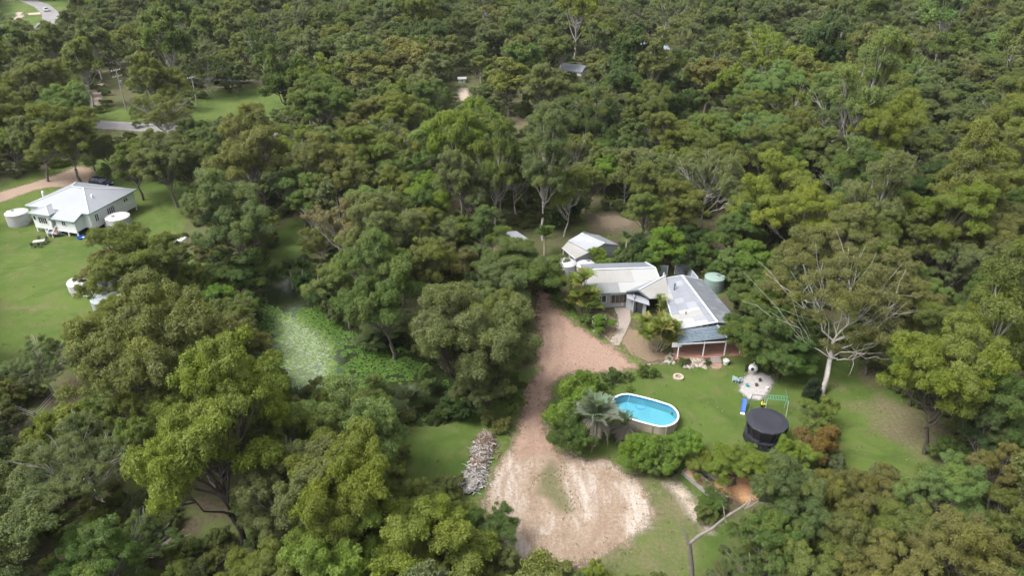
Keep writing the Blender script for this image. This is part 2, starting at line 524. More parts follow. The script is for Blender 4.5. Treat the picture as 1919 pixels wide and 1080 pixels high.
# ---- dirt, gravel and asphalt sheets laid on the ground, with ragged edges
def sheet_material(name, builder, edge_noise=1.0, soft=0.35, nscale=0.8):
    m, nt, bs, out = new_mat(name)
    pos = position(nt)
    c, h = builder(nt, pos)
    nt.links.new(c, bs.inputs["Base Color"])
    bs.inputs["Roughness"].default_value = 0.95
    bs.inputs["Specular IOR Level"].default_value = 0.15
    if "scum" in name: bs.inputs["Roughness"].default_value = 0.22; bs.inputs["Specular IOR Level"].default_value = 0.7  # the painted sky sheen on the pond is smoother and glossier
    if h is not None: bump(nt, bs, h, 0.6, 0.08)
    e = mth(nt, 'ADD', attr(nt, "edge"), mth(nt, 'MULTIPLY', mth(nt, 'SUBTRACT', noise(nt, nscale, 7, 0.75, pos), 0.5), edge_noise * 2))
    e = mth(nt, 'ADD', e, mth(nt, 'MULTIPLY', mth(nt, 'SUBTRACT', noise(nt, 7.0, 3, 0.7, pos), 0.5), edge_noise * 0.9))
    a = mth(nt, 'DIVIDE', mth(nt, 'ADD', e, soft), 2 * soft, True)
    tr = N(nt, "ShaderNodeBsdfTransparent"); mx = N(nt, "ShaderNodeMixShader")
    nt.links.new(a, mx.inputs[0]); nt.links.new(tr.outputs[0], mx.inputs[1]); nt.links.new(bs.outputs[0], mx.inputs[2])
    nt.links.new(mx.outputs[0], out.inputs[0])
    return m

def sheet(name, P_, res, mat, z=0.004, margin=0.8, attrs=None, kind="structure"):
    lo = P_.min(0) - margin - res; hi = P_.max(0) + margin + res
    xs = np.arange(lo[0], hi[0], res); ys = np.arange(lo[1], hi[1], res)
    A = {"edge": lambda X, Y: sdist(P_, X, Y)}
    if attrs: A.update(attrs)
    me = grid_mesh(name, xs, ys, lambda X, Y: ground_z(X, Y) + z, A, mat, keep=lambda X, Y: sdist(P_, X, Y) > -margin)
    return tag(link(name, me), kind=kind)

DRIVE = [(1000, 536), (1008, 575), (1010, 620), (1004, 660), (1008, 690), (998, 712), (983, 745), (972, 790), (962, 835), (935, 870), (915, 905), (908, 940), (918, 985),
         (940, 1020), (975, 1052), (1030, 1066), (1085, 1060), (1140, 1038), (1180, 1018), (1208, 1000), (1225, 965), (1215, 925), (1185, 890), (1140, 866),
         (1085, 856), (1050, 846), (1028, 820), (1020, 780), (1026, 748), (1038, 720), (1065, 702), (1110, 697), (1150, 699), (1194, 689), (1172, 668),
         (1140, 648), (1110, 628), (1076, 610), (1054, 590), (1034, 565), (1020, 545), (1010, 536)]
WHITES = [([(915, 905), (960, 850), (985, 870), (975, 930), (985, 985), (960, 970), (925, 950)], 0.8, 1.2),
          ([(935, 985), (960, 990), (995, 1030), (985, 1050), (950, 1025)], 1.0, 0.8),
          ([(1060, 870), (1110, 885), (1130, 930), (1120, 980), (1095, 975), (1080, 930)], 0.9, 0.8),
          ([(1150, 905), (1180, 900), (1215, 940), (1222, 990), (1185, 1010), (1165, 985), (1175, 950)], 1.0, 0.8),
          ([(1005, 965), (1035, 965), (1040, 995), (1008, 998)], 0.8, 0.7),
          ([(1055, 852), (1140, 868), (1190, 895), (1150, 885), (1060, 868)], 0.7, 0.5),
          ([(1060, 880), (1075, 940), (1090, 1000), (1075, 985), (1058, 920)], 0.7, 0.4)]
ISLAND = poly([(1006, 925), (1014, 885), (1034, 862), (1046, 880), (1052, 910), (1078, 962), (1050, 960), (1026, 935)])
PINK = poly([(985, 520), (1250, 600), (1215, 700), (1040, 730), (1035, 800), (1055, 850), (1000, 855), (960, 860), (965, 780), (985, 700)])
_wl = [(poly(a), b, c) for a, b, c in WHITES]
_tr = [np.array([tuple(at(*q))[:2] for q in t]) for t in ([(1000, 835), (975, 870), (962, 930), (985, 1010), (1010, 1045)], [(985, 840), (945, 900), (935, 960), (950, 1010)],
       [(1020, 840), (1080, 870), (1120, 920), (1135, 985), (1100, 1030), (1040, 1040)], [(1035, 838), (1110, 862), (1160, 905), (1175, 970), (1150, 1015), (1090, 1050)],
       [(1000, 880), (995, 930), (1012, 985), (1060, 1005)], [(1045, 860), (1080, 920), (1092, 985)], [(1075, 862), (1112, 930), (1120, 1000)],
       [(995, 700), (990, 780), (1000, 850)], [(1014, 700), (1006, 780), (1022, 850)], [(1014, 560), (1030, 620), (1026, 680), (1000, 730)], [(1030, 560), (1055, 620), (1050, 680), (1020, 730)])]
def dist_line(P_, X, Y):
    d = np.full(X.shape, 1e9)
    for i in range(len(P_) - 1):
        ax, ay = P_[i]; bx, by = P_[i + 1]; ex, ey = bx - ax, by - ay
        t = np.clip(((X - ax) * ex + (Y - ay) * ey) / (ex * ex + ey * ey + 1e-12), 0, 1)
        d = np.minimum(d, np.hypot(X - ax - t * ex, Y - ay - t * ey))
    return d
def ruts(X, Y):
    d = np.minimum.reduce([dist_line(t, X, Y) for t in _tr])
    return np.exp(-(d / 0.30) ** 2)
def drive_builder(nt, pos):
    nf = noise(nt, 3.0, 7, 0.8, pos); nm = noise(nt, 0.55, 6, 0.7, pos); nn = noise(nt, 14.0, 3, 0.8, pos)
    st = N(nt, "ShaderNodeMapping"); nt.links.new(pos, st.inputs[0]); st.inputs["Scale"].default_value = (1.6, 0.35, 1); st.inputs["Rotation"].default_value = (0, 0, 0.15)
    nstreak = noise(nt, 0.8, 5, 0.62, st.outputs[0], 1.6)
    sand = ramp(nt, nf, [(0.28, (0.150, 0.105, 0.075)), (0.5, (0.240, 0.185, 0.140)), (0.72, (0.34, 0.28, 0.22))])
    white = ramp(nt, nf, [(0.3, (0.27, 0.225, 0.19)), (0.65, (0.42, 0.375, 0.335))])
    brown = ramp(nt, nf, [(0.3, (0.125, 0.082, 0.056)), (0.7, (0.215, 0.155, 0.112))])
    pink = ramp(nt, nf, [(0.28, (0.180, 0.112, 0.084)), (0.5, (0.245, 0.165, 0.128)), (0.75, (0.31, 0.235, 0.19))])
    grass = ramp(nt, nn, [(0.3, (0.060, 0.064, 0.024)), (0.7, (0.15, 0.135, 0.08))])
    c = mixc(nt, ramp(nt, nstreak, [(0.42, 0.0), (0.62, 0.8)]), sand, brown)
    wf = mth(nt, 'ADD', mth(nt, 'MULTIPLY', attr(nt, "white"), 0.75), mth(nt, 'MULTIPLY', mth(nt, 'SUBTRACT', mth(nt, 'ADD', mth(nt, 'MULTIPLY', nstreak, .78), mth(nt, 'MULTIPLY', nf, .22)), 0.47), 3.6))
    c = mixc(nt, ramp(nt, wf, [(0.30, 0.0), (1.0, 0.9)]), c, white)
    pf = mth(nt, 'ADD', attr(nt, "pink"), mth(nt, 'MULTIPLY', mth(nt, 'SUBTRACT', nm, 0.5), 0.6))
    c = mixc(nt, ramp(nt, pf, [(0.3, 0.0), (0.7, 1.0)]), c, pink)
    c = mixc(nt, mth(nt, 'MULTIPLY', attr(nt, "rut"), ramp(nt, nm, [(0.36, 0.1), (0.62, 0.8)])), c, (0.165, 0.110, 0.080))
    gf = mth(nt, 'ADD', attr(nt, "island"), mth(nt, 'MULTIPLY', mth(nt, 'SUBTRACT', mth(nt, 'ADD', mth(nt, 'MULTIPLY', nf, .6), mth(nt, 'MULTIPLY', nm, .4)), 0.5), 2.4))
    c = mixc(nt, ramp(nt, gf, [(0.35, 0.0), (1.5, 1.0)]), c, grass)
    pale = ramp(nt, nm, [(0.58, 0.0), (0.72, 0.5)])
    c = mixc(nt, pale, c, (0.31, 0.27, 0.225))
    c = mixc(nt, ramp(nt, nn, [(0.62, 0.0), (0.72, 0.5)]), c, (0.16, 0.11, 0.08))
    return c, mth(nt, 'ADD', nf, nn)
sheet("driveway", poly(DRIVE), 0.45, sheet_material("pink_gravel_and_sand", drive_builder, 2.6, 0.6, 0.45), 0.006, 1.2,
      {"white": fld(_wl), "island": fld([(ISLAND, 1.0, 1.2)]), "pink": lambda X, Y: ss(-2, 2, sdist(PINK, X, Y)), "rut": ruts})

def dirt_builder(c0, c1, c2):
    def b(nt, pos):
        nf = noise(nt, 3.5, 7, 0.8, pos)
        return ramp(nt, nf, [(0.28, c0), (0.5, c1), (0.75, c2)]), nf
    return b
SAND_M = sheet_material("bare_pale_earth", dirt_builder((0.19, 0.145, 0.105), (0.31, 0.26, 0.21), (0.44, 0.39, 0.34)), 1.3, 0.6, 0.9)
EARTH_M = sheet_material("bare_brown_earth", dirt_builder((0.085, 0.065, 0.042), (0.15, 0.12, 0.085), (0.26, 0.21, 0.165)), 3.0, 1.6, 0.4)
ORANGE_M = sheet_material("orange_soil", dirt_builder((0.19, 0.095, 0.045), (0.33, 0.185, 0.100), (0.42, 0.26, 0.16)), 0.7, 0.4, 0.9)
GREYSAND_M = sheet_material("grey_play_sand", dirt_builder((0.17, 0.155, 0.15), (0.30, 0.28, 0.275), (0.41, 0.39, 0.385)), 0.5, 0.25, 1.6)
sheet("sand_patch", poly([(1245, 905), (1262, 903), (1290, 925), (1312, 960), (1345, 985), (1330, 1000), (1290, 965), (1272, 935)]), 0.45, SAND_M, 0.008, 1.2)
sheet("dirt_track", poly([(-20, 366), (0, 360), (60, 342), (110, 325), (148, 310), (172, 318), (175, 345), (150, 356), (95, 350), (60, 358), (0, 380), (-20, 386)]), 0.8,
      sheet_material("pinkish_track", dirt_builder((0.17, 0.125, 0.09), (0.25, 0.185, 0.14), (0.34, 0.265, 0.21)), 1.4, 0.6, 0.5), 0.008, 1.5)
sheet("bare_ground", poly([(1110, 405), (1150, 400), (1195, 408), (1190, 425), (1150, 436), (1118, 425)]), 0.8, EARTH_M, 0.008, 1.5)
sheet("bare_ground", poly([(880, 470), (905, 455), (950, 470), (940, 500), (900, 500)]), 0.6, EARTH_M, 0.008, 1.0)
sheet("orange_earth", poly([(1370, 890), (1395, 868), (1425, 880), (1440, 920), (1400, 950), (1375, 930), (1340, 940), (1335, 905)]), 0.4, ORANGE_M, 0.008, 0.8)
sheet("sandpit", poly([(1392, 712), (1402, 702), (1425, 698), (1445, 706), (1450, 718), (1440, 735), (1425, 750), (1402, 748), (1385, 732)]), 0.3, GREYSAND_M, 0.008, 0.5)
sheet("side_track", poly([(1890, 640), (1919, 632), (2000, 620), (2010, 665), (1935, 665), (1900, 652)]), 0.8, EARTH_M, 0.008, 1.2)
sheet("bare_ground", poly([(858, 165), (876, 163), (880, 185), (862, 190)]), 1.2, SAND_M, 0.008, 1.5)
sheet("bare_ground", poly([(0, 800), (18, 790), (40, 800), (34, 825), (4, 830), (-30, 828)]), 0.6, EARTH_M, 0.008, 1.0)

def asph(nt, pos):
    nf = noise(nt, 4, 5, 0.7, pos); nb = noise(nt, 0.15, 4, 0.6, pos)
    c = ramp(nt, nf, [(0.3, (0.13, 0.125, 0.13)), (0.7, (0.20, 0.195, 0.20))])
    return mixc(nt, ramp(nt, nb, [(0.4, 0.0), (0.6, 0.4)]), c, (0.24, 0.23, 0.225)), nf
ASPH = sheet_material("worn_asphalt", asph, 0.35, 0.2, 0.6)
def road(name, line, w, res=1.0, z=0.01):
    L = [at(*q) for q in line]
    left, right = [], []
    for i, p in enumerate(L):
        d = (L[min(i + 1, len(L) - 1)] - L[max(i - 1, 0)]).normalized(); n = Vector((-d.y, d.x, 0)) * w / 2
        left.append(((p + n).x, (p + n).y)); right.append(((p - n).x, (p - n).y))
    return sheet(name, np.array(left + right[::-1]), res, ASPH, z, 0.8)
road("asphalt_road", [(30, -30), (52, 0), (78, 10), (93, 22), (96, 34), (84, 46), (60, 66), (30, 84), (-20, 100), (-200, 140)], 6.5, 1.2)
road("asphalt_road", [(-300, 222), (0, 224), (120, 228), (180, 233), (240, 236), (330, 243), (440, 250), (600, 256)], 6.0, 1.2)
for q in ([(0, 48), (22, 40), (38, 30), (36, 22)], [(175, 200), (180, 180), (190, 150)]):
    L = [at(*a) for a in q]
    sheet("gravel_track", np.array([(p.x - 1.5, p.y) for p in L] + [(p.x + 1.5, p.y) for p in L[::-1]]), 1.0, SAND_M, 0.008, 1.2)
sheet("gravel_track", poly([(48, 24), (78, 22), (78, 26), (48, 28)]), 1.0, SAND_M, 0.008, 1.2)

# ---- pond
def water_material():
    m, nt, bs, out = new_mat("pond_water")
    pos = position(nt)
    bs.inputs["Base Color"].default_value = (0.022, 0.030, 0.012, 1)
    bs.inputs["Roughness"].default_value = 0.12
    bs.inputs["Specular IOR Level"].default_value = 0.6
    bump(nt, bs, noise(nt, 1.5, 3, 0.5, pos), 0.15, 0.03)
    return m
lo, hi = POND.min(0), POND.max(0)
me = grid_mesh("water", np.arange(lo[0] - 2, hi[0] + 2, 1.5), np.arange(lo[1] - 2, hi[1] + 2, 1.5), lambda X, Y: X * 0 + WATER_Z, {}, water_material(),
               keep=lambda X, Y: sdist(POND, X, Y) > -1.0)
tag(link("pond_water", me), kind="structure")
rng = np.random.default_rng(5)
def vnoise(x, y, s, seed):
    r = np.random.default_rng(seed); T = r.random((64, 64))
    X = (x / s) % 64; Y = (y / s) % 64
    i, j = X.astype(int), Y.astype(int); fx, fy = X - i, Y - j
    fx = fx * fx * (3 - 2 * fx); fy = fy * fy * (3 - 2 * fy)
    i1, j1 = (i + 1) % 64, (j + 1) % 64
    return (T[i, j] * (1 - fx) + T[i1, j] * fx) * (1 - fy) + (T[i, j1] * (1 - fx) + T[i1, j1] * fx) * fy
def pads():
    n = 60000
    x = rng.uniform(lo[0], hi[0], n); y = rng.uniform(lo[1], hi[1], n)
    s = sdist(POND, x, y)
    f = 0.65 * vnoise(x + 200, y, 3.5, 3) + 0.35 * vnoise(x + 200, y, 0.9, 4)
    core = sdist(poly([(500, 512), (560, 520), (590, 565), (545, 575), (500, 565)]), x, y)
    grow = 0.46 - 0.08 * ss(0, 6, s) + 0.5 * ss(-1, 1.0, core)
    k = (s > -0.6) & (f > grow)
    x, y, f = x[k], y[k], f[k]
    # keep spacing coarse
    cell = {}; keep = []
    for i in range(len(x)):
        c = (int(x[i] / 0.27), int(y[i] / 0.27))
        if c in cell: continue
        cell[c] = 1; keep.append(i)
    x, y = x[keep], y[keep]; n = len(x)
    r = rng.uniform(0.10, 0.24, n); t0 = rng.uniform(0, 6.28, n)
    V = np.zeros((n, 6, 3))
    for j in range(6):
        t = t0 + j * (5.9 / 6)
        V[:, j, 0] = x + r * np.cos(t); V[:, j, 1] = y + r * np.sin(t)
        V[:, j, 2] = WATER_Z + 0.012 + rng.uniform(0, 0.03, n)
    F = np.arange(n * 6).reshape(n, 6)
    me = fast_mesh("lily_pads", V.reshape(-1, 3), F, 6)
    a = me.attributes.new("tint", 'FLOAT', 'POINT'); a.data.foreach_set('value', np.repeat(np.clip(rng.random(n) * .45 + .5 * ss(-1.5, 1.5, sdist(poly([(525, 585), (560, 590), (620, 640), (625, 690), (590, 720), (530, 700), (520, 640)]), x, y)), 0, 1), 6).astype(np.float32))  # pads in one zone paler: sky sheen painted into their tint
    m, nt, bs, out = new_mat("lily_pad_green")
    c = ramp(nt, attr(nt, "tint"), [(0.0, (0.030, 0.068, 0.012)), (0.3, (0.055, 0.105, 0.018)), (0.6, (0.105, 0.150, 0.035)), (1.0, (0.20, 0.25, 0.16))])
    nt.links.new(c, bs.inputs["Base Color"]); bs.inputs["Roughness"].default_value = 0.35; bs.inputs["Specular IOR Level"].default_value = 0.5
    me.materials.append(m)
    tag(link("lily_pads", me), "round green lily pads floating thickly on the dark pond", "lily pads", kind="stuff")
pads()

FILM = sheet_material("pond_scum_film", dirt_builder((0.070, 0.095, 0.060), (0.105, 0.135, 0.095), (0.16, 0.19, 0.15)), 2.0, 1.4, 0.35)  # pale colour paints the sky's reflection onto the open water
_fs = sheet("sky_sheen_film", poly([(522, 590), (550, 575), (580, 610), (615, 640), (630, 690), (600, 725), (535, 715), (518, 640)]), .7, FILM, 0.0, 1.5, kind="stuff")
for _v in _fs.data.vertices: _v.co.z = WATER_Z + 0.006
tag(_fs, "pale green film of painted sky sheen on the open middle of the pond")

# ------------------------------------------------------------------ buildings
def rel(root, pts): return [Vector(p) - root.location for p in pts]
ROOF_P = sheet_metal("pale_grey_roof_sheeting", (0.24, 0.252, 0.28), (0.17, 0.17, 0.175), dirty=0.30)
ROOF_M = sheet_metal("silver_roof_sheeting", (0.19, 0.205, 0.24), (0.145, 0.145, 0.155), dirty=0.55)
ROOF_W = sheet_metal("new_white_roof_sheeting", (0.31, 0.315, 0.315), dirty=0.12)
ROOF_G = sheet_metal("dull_grey_roof_sheeting", (0.20, 0.205, 0.21), (0.15, 0.15, 0.145), dirty=0.6)
ROOF_T = sheet_metal("weathered_roof_sheeting", (0.285, 0.28, 0.27), (0.20, 0.19, 0.175), dirty=0.6)
CAP = paint("pale_ridge_capping", (0.38, 0.40, 0.43), 0.45, var=0.08)
GUT = paint("green_grey_gutter", (0.13, 0.19, 0.20), 0.45, var=0.1)
WB = boards_mat("white_weatherboards", (0.66, 0.70, 0.69))
GB = boards_mat("pale_grey_wall_cladding", (0.29, 0.305, 0.33), 0.3)
DARKIN = paint("dark_under_house", (0.04, 0.04, 0.04), 0.9)
TIMBER = paint("stained_timber", (0.24, 0.12, 0.07), 0.7, var=0.3)
BRICKF = paint("red_paving", (0.25, 0.13, 0.098), 0.85, var=0.3, scale=1.5, b=0.2)
GREENP = paint("dark_green_paint", (0.03, 0.09, 0.08), 0.5)
TANKW = paint("pale_tank_plastic", (0.36, 0.355, 0.37), 0.5, var=0.1, scale=1.0)
TANKG = paint("galvanised_tank", (0.27, 0.30, 0.31), 0.4, metal=0.2, var=0.2, scale=1.2)
TANKD = paint("dull_green_tank", (0.16, 0.22, 0.20), 0.6, var=0.2)

def white_house():
    rz = -math.atan2(0.276, 0.961)
    r = thing("raised_house", (-70.9, 116.3, 0), "white weatherboard house raised on stumps under a pale hipped roof, on the left lawn", "house", rz)
    E, Z = 3.9, 5.93
    ra, rb = (-7.6, 4.2, Z), (-5.2, 4.2, Z)
    zf = lambda v: E + (v + 1.2) * (Z - E) / 5.4
    slab("roof_slope", [(-13, -1.2, E), (-10.6, -1.2, E), (-6.1, -1.2, E), (-5.9, -1.2, E), (-5.9, -3.2, zf(-3.2)), (-1.2, -3.2, zf(-3.2)), (-1.2, -1.2, E), (0.2, -1.2, E), rb, ra], 0.09, ROOF_P, r)
    slab("roof_slope", [(0.2, -1.2, E), (0.2, 10.2, E), rb], 0.09, ROOF_P, r)
    slab("roof_slope", [(0.2, 10.2, E), (-13, 10.2, E), ra, rb], 0.09, ROOF_P, r)
    slab("roof_slope", [(-13, 10.2, E), (-13, -1.2, E), ra], 0.09, ROOF_P, r)
    bz = 3.62
    slab("porch_roof_slope", [(-10.7, -3.1, bz), (-6.25, -3.1, bz), (-8.47, -1.3, bz + .72)], 0.07, ROOF_P, r)
    slab("porch_roof_slope", [(-10.7, -3.1, bz), (-8.47, -1.3, bz + .72), (-8.47, 0.2, bz + .72), (-10.7, 0.2, bz)], 0.07, ROOF_P, r)
    slab("porch_roof_slope", [(-6.25, -3.1, bz), (-6.25, 0.2, bz), (-8.47, 0.2, bz + .72), (-8.47, -1.3, bz + .72)], 0.07, ROOF_P, r)
    for a, b in ((ra, rb), (ra, (-13, -1.2, E)), (ra, (-13, 10.2, E)), (rb, (0.2, -1.2, E)), (rb, (0.2, 10.2, E))):
        strip("ridge_cap", Vector(a) + Vector((0, 0, .03)), Vector(b) + Vector((0, 0, .03)), 0.26, 0.06, CAP, r)
    for a, b in (((-8.47, -1.3, bz + .74), (-8.47, 0, bz + .74)), ((-8.47, -1.3, bz + .74), (-10.7, -3.1, bz + .02)), ((-8.47, -1.3, bz + .74), (-6.25, -3.1, bz + .02))):
        strip("ridge_cap", a, b, 0.18, 0.05, CAP, r)
    g = -0.07
    for a, b in (((-13.06, -1.26), (-10.8, -1.26)), ((.26, -1.26), (.26, 10.26)), ((-13.06, 10.26), (.2, 10.26)), ((-13.06, -1.2), (-13.06, 10.2)), ((-1.14, -1.26), (.2, -1.26))):
        strip("gutter", (*a, E + g), (*b, E + g), 0.13, 0.14, GUT, r)
    zw = zf(-3.2)
    strip("gutter", (-5.95, -3.26, zw + g), (-1.14, -3.26, zw + g), 0.13, 0.14, GUT, r)
    strip("gutter", (-5.95, -3.2, zw + g), (-5.95, -1.2, E + g), 0.12, 0.14, GUT, r)
    strip("gutter", (-1.14, -3.2, zw + g), (-1.14, -1.25, E + g), 0.12, 0.14, GUT, r)
    strip("gutter", (-10.76, -3.16, bz + g), (-6.2, -3.16, bz + g), 0.12, 0.12, GUT, r)
    F = 1.05
    W = [((-12.5, -.8), (-10.35, -.8), E - .1), ((-10.35, -.8), (-10.35, -2.7), 3.5), ((-10.35, -2.7), (-6.6, -2.7), 3.5), ((-6.6, -2.7), (-6.6, -1.75), 3.5), ((-6.6, -1.75), (-5.5, -1.75), 3.5),
         ((-5.5, -1.75), (-5.5, -2.8), 3.2), ((-5.5, -2.8), (-1.6, -2.8), 3.16), ((-1.6, -2.8), (-1.6, -.8), 3.3), ((-1.6, -.8), (-.2, -.8), E - .1), ((-.2, -.8), (-.2, 9.8), E - .1), ((-.2, 9.8), (-12.5, 9.8), E - .1), ((-12.5, 9.8), (-12.5, -.8), E - .1)]
    for a, b, z in W: wall("wall", a, b, F, z, 0.1, WB, r)
    slab("floor", [(-12.5, -.8, F), (-.2, -.8, F), (-.2, 9.8, F), (-12.5, 9.8, F)], 0.18, DARKIN, r)
    slab("floor", [(-10.3, -2.65, F - .003), (-1.65, -2.75, F - .003), (-1.65, -.8, F - .003), (-10.3, -.8, F - .003)], 0.18, DARKIN, r)
    pts = [(x, y) for x in (-12.4, -9.3, -6.3, -3.2, -.3) for y in (-.7, 2.0, 4.6, 7.2, 9.7)] + [(-10.25, -2.6), (-8.5, -2.6), (-6.7, -2.6), (-5.4, -2.7), (-3.6, -2.7), (-1.7, -2.7)]
    for p in pts: MB().bar((*p, -.1), (*p, F - .1), 0.2).build("stump", WHITE, r)
    for a, b in (((-10.35, -2.72), (-6.6, -2.72)), ((-5.5, -2.83), (-1.6, -2.83)), ((-.17, -.8), (-.17, 9.8)), ((-12.5, -.83), (-10.4, -.83))):
        strip("valance_board", (*a, F - .1), (*b, F - .1), 0.08, 0.28, WHITE, r)
    window((-10.35, -2.7), (-6.6, -2.7), .55, 1.7, F + .75, 1.15, r, WHITE, GLASS, bars=3)
    window((-10.35, -2.7), (-6.6, -2.7), .12, .5, F + 1.2, .7, r, WHITE, GLASS, bars=0)
    window((-5.5, -2.8), (-1.6, -2.8), .42, .75, F + .95, .8, r, WHITE, GLASS, bars=1)
    window((-5.5, -2.8), (-1.6, -2.8), .93, .35, F + 1.55, .4, r, WHITE, GLASS, bars=0)
    window((-.2, -.8), (-.2, 9.8), .12, .8, F + .85, 1.2, r, WHITE, GLASS, bars=1)
    window((-.2, -.8), (-.2, 9.8), .43, 1.7, F + .85, 1.15, r, WHITE, GLASS, bars=3)
    window((-.2, -.8), (-.2, 9.8), .78, 1.1, F + 1.6, .5, r, WHITE, GLASS, bars=1)
    window((-12.5, -.8), (-10.35, -.8), .5, .7, F + .9, 1.0, r, WHITE, GLASS, bars=1)
    MB().box((-6.05, -1.82, F + 1.02), (.8, .06, 2.0)).build("door", GREENP, r)
    d = MB()
    d.box((-6.1, -2.35, F - .05), (1.0, 1.0, .08))
    for k in range(5): d.box((-6.1, -2.95 - .26 * k, F - .22 - .19 * k), (1.0, .26, .05))
    d.build("stair", TIMBER, r)
    m = MB()
    for x in (-6.62, -5.58): m.bar((x, -2.9, F + .8), (x, -4.2, .85), 0.06); m.bar((x, -4.2, 0), (x, -4.2, .9), 0.07); m.bar((x, -2.85, 0), (x, -2.85, F + .85), 0.07)
    m.build("handrail", WHITE, r)
    slab("door_awning", [(-6.9, -3.0, 2.75), (-5.6, -3.0, 2.75), (-5.6, -1.8, 3.15), (-6.9, -1.8, 3.15)], .05, GREENP, r)
    m = MB()
    for v in np.arange(-.6, 9.8, .5): m.box((-.1, v, F + .45), (.04, .05, .75))
    m.bar((-.1, -.8, F + .86), (-.1, 9.8, F + .86), .07)
    m.build("verandah_rail", WHITE, r)
    MB().box((-2.5, 3.0, 5.0), (.25, .25, .9)).build("vent_pipe", WHITE, r)
    return r
white_house()

def tank(px, py, rad, h, label, mat=None, dome=0.28, ribs=4, group=None, pipe=True):
    mat = mat or TANKW
    b = at(px, py)
    r = thing("water_tank", b, label, "water tank", R_(), group)
    prof = [(rad, -.05)]
    for i in range(ribs * 2 + 1):
        z = h * i / (ribs * 2); prof.append((rad * (1.0 if i % 2 else .985), max(z, .01)))
    MB().lathe(prof + [(rad * .97, h + .01)], 32).build("shell", mat, r)
    MB().lathe([(rad * 1.01, h + .02), (rad * 1.01, h + .07), (rad * .8, h + .07 + dome * .45), (rad * .45, h + .07 + dome * .85), (rad * .1, h + .07 + dome)], 32).build("lid", mat, r)
    MB().lathe([(.28, h + dome * .9), (.28, h + dome + .14), (.05, h + dome + .16)], 14, (rad * .35, 0, 0)).build("hatch", DGREY, r)
    if pipe: MB().tube([(rad * 1.04, 0, 0), (rad * 1.04, 0, h + .1), (rad * .8, 0, h + .3)], .05, 6).build("inlet_pipe", WHITE, r)
    return r
_rt = random.Random(12)
def R_(): return _rt.uniform(0, 6.28)
tank(38, 419, 1.85, 2.1, "round white water tank standing against the left end of the raised white house")
tank(226, 428, 2.0, 2.2, "round white water tank beside the right side of the raised white house")
tank(1060, 518, 1.55, 2.3, "domed pale water tank nearest the mango tree, beside the golden cane palm", dome=.5)
tank(1097, 520, 1.55, 2.1, "domed pale water tank partly hidden behind the golden cane palm", dome=.5)
tank(1336, 542, 1.45, 2.0, "green sided water tank with pale lid at the right side of the main house roof", TANKD, dome=.3)
tank(205, 580, 2.0, 1.9, "grey galvanised tank half hidden by trees at the lower edge of the left lawn", TANKG, dome=.2)
tank(160, 540, 2.2, 1.2, "low pale tank under the overhanging tree by the pipe frame", TANKW, dome=.15, pipe=False)

def shed():
    b = at(1104, 494)
    r = thing("garage_shed", b, "pale steel garage shed with gable roof and a lean-to, beyond the domed tanks", "shed")
    q = lambda px, py, z: at(px, py, z)
    le0, le1 = q(1064.4, 451.3, 2.8), q(1103.8, 471.9, 2.8)
    dn = (le1 - le0); 
    rg0, rg1 = q(1089, 437.2, 4.0), q(1133, 456.5, 4.0)
    re0, re1 = q(1120.7, 440, 2.8), q(1160, 459.1, 2.8)
    slab("roof_slope", rel(r, [le0, le1, rg1, rg0]), .08, ROOF_P, r)
    slab("roof_slope", rel(r, [rg0, rg1, re1, re0]), .08, ROOF_P, r)
    strip("ridge_cap", *rel(r, [rg0 + Vector((0, 0, .04)), rg1 + Vector((0, 0, .04))]), .25, .05, CAP, r)
    a, c, d, e = [Vector((p.x, p.y, 0)) for p in rel(r, [le0, le1, re1, re0])]
    ctr = (a + c + d + e) / 4
    a, c, d, e = [ctr + (p - ctr) * .95 for p in (a, c, d, e)]
    m1, m0 = (c + d) / 2, (a + e) / 2
    wall("wall", a, c, 0, 2.72, .1, GB, r); wall("wall", c, m1, 0, (2.75, 3.88), .1, GB, r); wall("wall", m1, d, 0, (3.88, 2.75), .1, GB, r)
    wall("wall", d, e, 0, 2.72, .1, GB, r); wall("wall", e, m0, 0, (2.75, 3.88), .1, GB, r); wall("wall", m0, a, 0, (3.88, 2.75), .1, GB, r)
    l0, l1 = q(1054, 464, 2.1), q(1078.5, 485, 2.1)
    slab("lean_to_roof", rel(r, [l0, l1, le1 - Vector((0, 0, .12)), le0 - Vector((0, 0, .12))]), .07, ROOF_T, r)
    strip("gutter", *rel(r, [l0 - Vector((.05, .05, .05)), l1 - Vector((.05, .05, .05))]), .12, .12, CAP, r)
    for k in (0.02, .5, .98):
        p = rel(r, [l0 + (l1 - l0) * k])[0]; MB().bar((p.x + .1, p.y, 0), (p.x + .1, p.y, 2.0), .1).build("post", WHITE, r)
    p, s = rel(r, [l1])[0], c
    wall("wall", (p.x + .15, p.y + .1), (s.x, s.y), 0, (2.0, 2.55), .08, GB, r)
    return r
shed()
def small_shed():
    b = at(965, 470)
    r = thing("garden_shed", b, "small shed with pale roof just behind the mango tree", "shed")
    q = lambda px, py, z: at(px, py, z)
    P_ = [q(943, 434, 2.6), q(968, 433, 2.6), q(994, 450, 2.6), q(953, 459, 2.2)]
    slab("roof", rel(r, P_), .08, ROOF_P, r)
    C_ = [Vector((p.x, p.y, 0)) for p in rel(r, P_)]; m = sum(C_, Vector()) / 4; C_ = [m + (p - m) * .93 for p in C_]; hz = [2.55, 2.55, 2.55, 2.15]
    for i in range(4): wall("wall", C_[i], C_[(i + 1) % 4], 0, (hz[i] - .05, hz[(i + 1) % 4] - .05), .08, GB, r)
small_shed()

